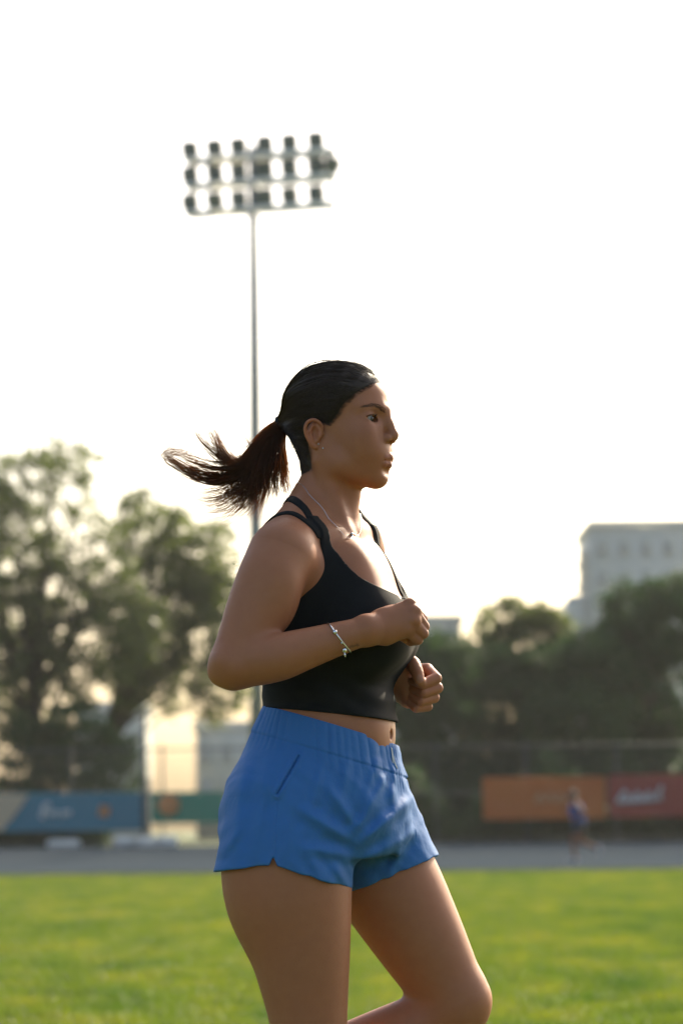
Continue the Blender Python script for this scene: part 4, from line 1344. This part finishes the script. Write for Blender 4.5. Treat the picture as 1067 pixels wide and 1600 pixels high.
def scalp_strands(n=2600, m=18):
    g = np.random.default_rng(3)
    # start points: along the hairline polygon (front part and nape), on both sides
    P = HP[2:17]
    seg = np.linalg.norm(np.diff(P, axis=0), axis=1); cum = np.r_[0, np.cumsum(seg)]
    t = g.uniform(0, cum[-1], n)
    sx, sz = np.interp(t, cum, P[:, 0]), np.interp(t, cum, P[:, 1])
    sd = np.where(g.random(n) < .72, -1.0, 1.0)
    inn = g.uniform(1, 26, n) * (g.random(n) < .7) + g.uniform(-4, 2, n)
    C = np.array([-8.0, 0, 12])
    # side projection point -> direction: y from the skull's width there
    yy = sd * 70 * np.sqrt(np.clip(1 - ((sx + 3) / 93) ** 2 - ((sz - 15) / 100) ** 2, .02, 1)) * np.where(sz > 40, g.uniform(0, 1, n), 1)
    S = np.stack([sx, yy, sz], 1)
    D0 = S - C; D0 /= np.linalg.norm(D0, axis=1)[:, None]
    D1 = TIE + g.normal(size=(n, 3)) * 4 - C; D1 /= np.linalg.norm(D1, axis=1)[:, None]
    u = np.linspace(0, 1, m)[None, :] * np.ones((n, 1)); u = u * (1 - inn[:, None] / 120) + inn[:, None] / 120
    om = np.arccos(np.clip((D0 * D1).sum(1), -1, .9999))[:, None]
    D = (np.sin((1 - u) * om) / np.sin(om))[..., None] * D0[:, None] + (np.sin(u * om) / np.sin(om))[..., None] * D1[:, None]
    D[..., 2] += (.10 * np.sin(np.pi * u)) * (S[:, 2] > 5)[:, None]
    D /= np.linalg.norm(D, axis=2)[..., None]
    D = D.reshape(-1, 3)
    Dw = D @ HM; Cw = HO + C * .001 @ HM
    lo, hi = np.full(len(D), .03), np.full(len(D), .16)
    for _ in range(15):
        mid = (lo + hi) / 2
        ins = hair_f(Cw + Dw * mid[:, None]) < 0
        lo, hi = np.where(ins, mid, lo), np.where(ins, hi, mid)
    off = (g.normal(0, .00035, n)[:, None] + .0002 + .0005 * np.sin(u * 9 + g.uniform(0, 6, n)[:, None]) * (g.random(n) < .2)[:, None] + (g.uniform(.001, .006, n) * (g.random(n) < .035))[:, None] * np.sin(np.pi * np.clip(u * 1.1, 0, 1)) ** 2).ravel()
    pts = (Cw + Dw * ((lo + hi) / 2 + off)[:, None]).reshape(n, m, 3)
    r = g.uniform(.00022, .00045, n)[:, None] * np.clip(np.minimum(u * 8 + .15, 1), .1, 1)
    return strand_mesh('strands', pts, r)
o = rpart('strands', scalp_strands(), M['hair'], hairo); o.matrix_parent_inverse = Matrix.Identity(4)
tag(o, kind='stuff')
def baby_hairs(n=420, m=6):
    g = np.random.default_rng(8)
    P = HP[2:10]
    seg = np.linalg.norm(np.diff(P, axis=0), axis=1); cum = np.r_[0, np.cumsum(seg)]
    t = g.uniform(0, cum[-1], n)
    x, z = np.interp(t, cum, P[:, 0]), np.interp(t, cum, P[:, 1])
    f_ = g.uniform(0, 1, n) ** 1.5 * 7                      # how far in front of the hairline
    x, z = x + f_ * .8, z - f_ * .45
    y = np.where(g.random(n) < .7, -1, 1) * 66 * np.sqrt(np.clip(1 - (x / 100) ** 2 - ((z - 22) / 95) ** 2, .0, 1))
    S = np.stack([x, y, z], 1)
    d = np.stack([-np.ones(n), .25 * np.sign(y), .25 + .3 * g.normal(size=n)], 1) * g.uniform(6, 15, n)[:, None]
    pts = S[:, None] + d[:, None] * np.linspace(0, 1, m)[None, :, None]
    w = onto(HO + pts.reshape(-1, 3) * .001 * (1.03, 1, 1) @ HM, body_head, .0007, 5).reshape(n, m, 3)
    return strand_mesh('baby_hairs', w, np.full((n, m), .00019) * np.array([.4, .8, 1, 1, 1, .8]))
o = rpart('baby_hairs', baby_hairs(), M['hair'], hairo); o.matrix_parent_inverse = Matrix.Identity(4)
tag(o, kind='stuff')
# hair tie
tt = np.linspace(0, 2 * math.pi, 25)
tw_ = W(*(TIE + (-1, 0, 0)))
tax = np.array([-.86, 0, -.5]) @ HM
ta_ = np.cross(tax, (0, 1, 0)); ta_ /= np.linalg.norm(ta_); tb_ = np.cross(tax, ta_)
M['tie'] = mat('hair_band', (.012, .011, .011), .8, bump=(900, .0004))
tm = MB().tube([tw_ + .0115 * (math.cos(t) * ta_ + math.sin(t) * tb_) for t in tt], .0045, 8, False)
o = rpart('hair_band', tm.mesh('hair_band'), M['tie'], hairo); o.matrix_parent_inverse = Matrix.Identity(4)

# ponytail: locks of strands along traced guides (photo px, depth in m), spread at start / middle / end in px
LOCKS = [([(440, 660), (418, 690), (402, 730), (390, 768), (366, 800)], 120, 9, 22, 18),
         ([(440, 662), (424, 695), (412, 740), (406, 780), (398, 812)], 90, 9, 18, 16),
         ([(442, 664), (432, 700), (430, 745), (436, 785)], 100, 8, 14, 10),
         ([(443, 666), (440, 700), (446, 750), (453, 784)], 55, 5, 6, 6),
         ([(440, 660), (412, 695), (388, 728), (340, 745), (300, 738), (270, 722), (259, 713), (263, 706), (285, 707), (330, 720)], 46, 8, 8, 6),
         ([(440, 660), (410, 692), (385, 724), (345, 733), (305, 724), (280, 712), (266, 707), (258, 714)], 60, 8, 9, 7),
         ([(440, 660), (412, 698), (390, 735), (350, 752), (312, 748), (284, 732), (268, 716), (276, 708)], 50, 8, 9, 9),
         ([(438, 660), (408, 690), (378, 724), (354, 716), (336, 688), (321, 656)], 60, 7, 8, 5),
         ([(438, 660), (408, 692), (374, 728), (342, 712), (312, 685), (299, 650)], 44, 7, 8, 5),
         ([(438, 660), (410, 692), (376, 726), (348, 700), (338, 676), (331, 650)], 36, 7, 8, 5),
         ([(438, 660), (412, 685), (398, 705), (388, 690), (375, 668)], 12, 6, 5, 4),
         ([(440, 662), (410, 700), (385, 750), (350, 772), (318, 778), (295, 766)], 70, 8, 13, 9),
         ([(440, 662), (412, 705), (390, 755), (360, 785), (330, 795), (298, 786)], 60, 8, 13, 11),
         ([(440, 662), (414, 705), (395, 760), (372, 795), (350, 812), (334, 818)], 70, 8, 14, 11),
         ([(440, 662), (412, 700), (388, 745), (345, 762), (300, 770), (272, 762)], 14, 8, 10, 8),
         ([(440, 662), (420, 700), (404, 750), (398, 795), (390, 828)], 26, 8, 16, 12)]
def ponytail():
    g = np.random.default_rng(12)
    m = 30
    P, Rr = [], []
    y0 = tw_[1]
    for li, (pts, n, s0, s1, s2) in enumerate(LOCKS):
        c = spline(np.array(pts, float), 8)
        ar = np.r_[0, np.cumsum(np.linalg.norm(np.diff(c, axis=0), axis=1))]; ar /= ar[-1]
        dl = g.normal(0, .012)
        for _ in range(int(n * 1.6)):
            end = g.uniform(.84, 1.0)
            u = np.linspace(0, end, m)
            x, y = np.interp(u, ar, c[:, 0]), np.interp(u, ar, c[:, 1])
            w = np.interp(u, [0, .12, .5, 1], [s0 * .6, s0, s1, s2])
            a, b = g.normal(0, .62, 2)
            wob = .3 * np.sin(u * g.uniform(4, 9) + g.uniform(0, 6)) * u
            T = np.stack([np.gradient(x), np.gradient(y)], 1); T /= np.linalg.norm(T, axis=1)[:, None] + 1e-9
            x2, y2 = x - T[:, 1] * w * (a + wob), y + T[:, 0] * w * (a + wob)
            Y = y0 + PX * w * (b + wob) * 1.3 + dl * u
            P.append(np.array([V(q[0], q[1], q[2]) for q in zip(x2, y2, Y)]))
            Rr.append(g.uniform(.0003, .00068) * np.clip((1.02 - u / end) * 2.2, .12, 1))
    for _ in range(26):                                # stray hairs round the nape and the tail
        x0, y0_ = g.uniform(448, 478), g.uniform(690, 745)
        c = spline(np.array([(x0, y0_), (x0 - g.uniform(4, 14), y0_ + g.uniform(6, 20)), (x0 - g.uniform(-6, 20), y0_ + g.uniform(24, 46))]), 15)[:m]
        P.append(np.array([V(q[0], q[1], y0 + g.normal() * .0) for q in c])); Rr.append(np.full(m, .00022))
    return strand_mesh('ponytail', np.array(P), np.array(Rr))
o = rpart('ponytail', ponytail(), M['hair_tail'], hairo); o.matrix_parent_inverse = Matrix.Identity(4)

M['brow'] = mat('brow_hair', (.06, .037, .025), .6, (300, .5, (.08, .05, .033)), spec=.2)
# --- brows and lashes
def brows():
    g = np.random.default_rng(5)
    for s in (-1, 1):
        n, m = 170, 5
        u = g.uniform(0, 1, n)
        x, y, z = np.interp(u, [0, .35, .7, 1], [97, 93, 84, 72]), np.interp(u, [0, .35, .7, 1], [11, 23, 36, 47]), np.interp(u, [0, .35, .7, 1], [6.5, 13, 16, 12])
        wd = np.interp(u, [0, .3, 1], [4.0, 3.6, 1.0])
        z = z + g.uniform(-1, 1, n) * wd
        S = np.stack([x, s * y, z], 1)
        d = np.stack([-.45 - .3 * u, s * (.6 + 0 * u), np.where(u < .6, .55 - u, -.25)], 1)
        ln = g.uniform(4, 8, n)
        pts = S[:, None] + d[:, None] * (np.linspace(0, 1, m)[None, :, None] * ln[:, None, None])
        w = onto(HO + pts.reshape(-1, 3) * .001 * (1.03, 1, 1) @ HM, body_head, .0004, 4).reshape(n, m, 3)
        r = np.full((n, m), .00020) * np.linspace(1, .3, m)
        rpart('eyebrow', strand_mesh('eyebrow', w, r), M['brow'])
        # upper lashes with the dark lid line
        k, m = 46, 6
        t = np.linspace(-.95, .97, k)
        q = np.stack([EX + np.sqrt(16.2 ** 2 - (t * 14.6) ** 2), s * (EY + .8 + t * 14.6), EZ - .6 + .9 * t + (.9 + 5.3 * (1 - t * t) ** .7) * .95], 1)
        dirn = np.stack([.9 - .5 * np.abs(t), s * (.15 + .75 * t), np.full(k, .1)], 1)
        L = 6.5 * (1 - .4 * np.abs(t))
        e = np.linspace(0, 1, m)
        pts = q[:, None] + dirn[:, None] * (e[None, :, None] * L[:, None, None]); pts[..., 2] += (e ** 2)[None] * 3.0 - e[None] * 1.6
        r = np.full((k, m), .00022) * np.linspace(1, .25, m)
        lm_ = strand_mesh('eyelash', HO + pts.reshape(k, m, 3) * .001 * (1.03, 1, 1) @ HM, r)
        rpart('eyelash', lm_, M['hair'])
        line = MB().tube(HO + (q + (.1, 0, .1)) * .001 * (1.03, 1, 1) @ HM, .0006, 6)
        rpart('lid_line', line.mesh('lid_line'), M['hair'])
brows()

# --- jewellery
M['silver'] = mat('silver', (.72, .71, .68), .22, (300, .4, (.5, .5, .48)), metal=1.0)
def ring_on(c, ax, rad, n=40):
    ax = np.asarray(ax, float) / np.linalg.norm(ax)
    a = np.cross(ax, (0, 0, 1)); a /= np.linalg.norm(a); b = np.cross(ax, a)
    t = np.linspace(0, 2 * math.pi, n, endpoint=False)
    return np.asarray(c) + rad * (np.cos(t)[:, None] * a + np.sin(t)[:, None] * b)
def ball(mb, c, r, n=10):
    th = np.linspace(0, math.pi, n)
    mb.tube(np.asarray(c) + np.stack([0 * th, 0 * th, -np.cos(th) * r], 1), np.maximum(np.sin(th) * r, 1e-5), n + 2, False)
bc, bax = V(532, 1004, -.207), (np.array([.80, .1, .62]))
pr = onto(ring_on(bc, bax, .034), body, .0013)
bro = rpart('bracelet', MB().tube(np.vstack([pr, pr[:1]]), .0014, 8, False).mesh('bracelet'), M['silver'])
for i, qx in enumerate(((524, 986), (547, 1028), (536, 1006))):
    c = onto([V(qx[0], qx[1], -.24)], body, .0022)[0]
    mb = MB(); ball(mb, c, (.0042, .0045, .0018)[i])
    if i == 1:
        mb.tube([c + (0, -.001, -.003), c + (.0006, -.0015, -.008), c + (.002, -.0015, -.012)], [.0012, .0018, .0006], 7)
    o = rpart('bead', mb.mesh('bead'), M['silver'], bro); o.matrix_parent_inverse = Matrix.Identity(4)
nk = onto([V(486, 770, .04), V(484, 786, -.03), V(500, 812, -.065), V(519, 836, -.068), V(538, 852, -.055), V(549, 838, -.03), V(555, 824, .0), V(553, 808, .04), V(530, 788, .06)], body, .001)
nk = onto(spline(nk, 8), body, .0008)
nko = rpart('necklace', MB().tube(nk, .0004, 6).mesh('necklace'), M['silver'])
pc = onto([V(538.5, 855, -.06)], body, .0016)[0]
mb = MB(); ball(mb, pc, .0028); mb.tube([pc, pc + (.001, -.002, -.006), pc + (.0012, -.0025, -.011)], [.001, .0022, .0007], 8)
o = rpart('pendant', mb.mesh('pendant'), M['silver'], nko); o.matrix_parent_inverse = Matrix.Identity(4)
for qx in ((497, 699), (492, 695)):
    c = onto([V(qx[0], qx[1], -.1)], body_head, .0008)[0]
    mb = MB(); ball(mb, c, .0015)
    rpart('earring', mb.mesh('earring'), M['silver'])
# ------------------------------------------------------------------ the distant jogger
def jogger():
    Y = 71.0
    f0 = V(904, 1352, Y)
    root = tag(empty('person', (f0[0], Y, .004)), 'distant jogger in a blue singlet and black shorts on the track', 'person')
    A = lambda *q: np.array(q, float)
    t = Sdf()
    t.limb([A(.02, 0, .93), A(.0, 0, 1.08), A(-.04, 0, 1.25), A(-.07, 0, 1.38)], [.15, .145, .165, .12], .03)
    for s in (-1, 1):
        t.cone(A(-.06, s * .04, 1.38), A(-.07, s * .17, 1.37), .065, .055, .04)
    b = Sdf(); b.p += t.p
    b.cone(A(-.08, 0, 1.40), A(-.11, 0, 1.52), .05, .048, .02)
    b.ell(A(-.125, 0, 1.60), (.095, .075, .115), .02)
    b.cone(A(-.21, 0, 1.585), A(-.225, 0, 1.57), .014, .016, .015)
    for s, el, wr_ in ((-1, A(.13, -.24, 1.17), A(-.06, -.20, 1.08)), (1, A(-.14, .22, 1.12), A(-.30, .12, 1.24))):
        b.limb([A(-.06, s * .19, 1.36), (A(-.06, s * .19, 1.36) + el) / 2, el], [.055, .048, .040], .03)
        b.limb([el, (el + wr_) / 2, wr_], [.041, .038, .027], .02)
        b.ell(wr_ + (wr_ - el) * .25, (.045, .035, .045), .02)
        for k in range(4):
            c = wr_ + (wr_ - el) * .33 + A(-.01, .0, .03 - .02 * k)
            b.cone(c, c + A(-.02, .02 * -s, -.015), .011, .010, .006)
    for s, kn_, an_ in ((-1, A(-.16, -.10, .52), A(-.10, -.10, .10)), (1, A(.06, .10, .50), A(.42, .10, .36))):
        hp_ = A(.02, s * .09, .92)
        b.limb([hp_, (hp_ + kn_) / 2, kn_], [.095, .083, .058], .03)
        b.limb([kn_, kn_ * .65 + an_ * .35 + A(.02, 0, 0), an_], [.057, .056, .035], .02)
        if s < 0: b.chain([an_ + (.04, 0, -.055), an_ + (-.05, 0, -.06), an_ + (-.17, 0, -.072)], [.04, .038, .026], .02)
        else: b.chain([an_ + (.05, 0, .03), an_ + (.07, 0, -.05), an_ + (.06, 0, -.17)], [.04, .038, .026], .02)
    def part(name, f, lo, hi, h, m):
        return link(name, mesh_np(name, *nets(f, lo, hi, h)), m, root, True)
    M['skin_far'] = mat('skin_far', (.20, .095, .055), .7, (20, .4, (.16, .075, .045)), spec=.1)
    M['singlet'] = mat('blue_singlet', (.010, .05, .20), .8, (12, .4, (.014, .065, .24)))
    M['black_short'] = mat('black_short', (.012, .012, .014), .7, (20, .4, (.02, .02, .022)))
    M['shoe'] = mat('running_shoe', (.30, .32, .33), .6, (20, .4, (.18, .2, .22)))
    part('body', b, (-.45, -.35, 0), (.6, .35, 1.75), .012, M['skin_far'])
    top = lambda P: smax(smax(t(P) - .02, .93 - P[:, 2], .01), np.maximum(np.abs(P[:, 1]) - .19, P[:, 2] - 1.41 + .5 * np.maximum(0, .09 - np.abs(P[:, 1]))), .01)
    part('singlet', top, (-.3, -.3, .85), (.3, .3, 1.5), .010, M['singlet'])
    sh_ = Sdf()
    sh_.limb([A(.02, 0, 1.02), A(.02, 0, .96), A(.02, 0, .88)], [.142, .15, .15], .02)
    for s, kn_ in ((-1, A(-.16, -.10, .52)), (1, A(.06, .10, .50))):
        hp_ = A(.02, s * .09, .92)
        sh_.limb([hp_, hp_ * .7 + kn_ * .3, hp_ * .45 + kn_ * .55], [.11, .108, .105], .03)
    part('shorts', lambda P: smax(sh_(P), np.maximum(.70 - P[:, 2], P[:, 2] - 1.03), .01), (-.35, -.35, .6), (.35, .35, 1.15), .012, M['black_short'])
    M['far_hair'] = mat('far_hair', (.015, .011, .008), .6, (60, .5, (.03, .02, .012)))
    hf = Sdf().ell(A(-.115, 0, 1.625), (.098, .083, .105), .02).ell(A(-.02, 0, 1.60), (.035, .04, .05), .02)
    part('hair', lambda P: smax(hf(P), np.minimum(-(P[:, 0] + .165), 1.66 - P[:, 2]) * 0 + np.maximum(1.56 - P[:, 2], -(P[:, 0] + .17) - 1.2 * np.maximum(P[:, 2] - 1.64, 0)), .01), (-.26, -.12, 1.5), (.06, .12, 1.76), .008, M['far_hair'])
    for an_, d in ((A(-.10, -.10, .10), A(-1, 0, 0)), (A(.42, .10, .36), A(.05, 0, -1))):
        fs = Sdf()
        if d[0] < -.5: fs.chain([an_ + (.045, 0, -.052), an_ + (-.05, 0, -.056), an_ + (-.17, 0, -.066)], [.048, .045, .032], .02)
        else: fs.chain([an_ + (.055, 0, .02), an_ + (.072, 0, -.05), an_ + (.062, 0, -.17)], [.048, .045, .032], .02)
        part('shoe', lambda P, fs=fs: smax(fs(P), -P[:, 2], .004), an_ - .25, an_ + .22, .010, M['shoe'])
jogger()
# ------------------------------------------------------------------ haze
HAZE = 0.00017
def haze():
    x0, x1, y0, y1, z0, z1 = -180, 180, -30, 420, -1.0, 75
    o = MB().box(((x0 + x1) / 2, (y0 + y1) / 2, (z0 + z1) / 2), (x1 - x0, y1 - y0, z1 - z0)).build('haze')
    m = bpy.data.materials.new('haze'); m.use_nodes = True
    N, L = m.node_tree.nodes, m.node_tree.links
    N.remove(N['Principled BSDF'])
    v = N.new('ShaderNodeVolumePrincipled')
    v.inputs['Color'].default_value = (.93, .94, .92, 1)
    v.inputs['Density'].default_value = HAZE
    v.inputs['Anisotropy'].default_value = .3
    L.new(v.outputs[0], N['Material Output'].inputs['Volume'])
    o.data.materials.append(m)
    tag(o, 'thin pale evening haze over the whole field', 'haze', kind='stuff')
haze()
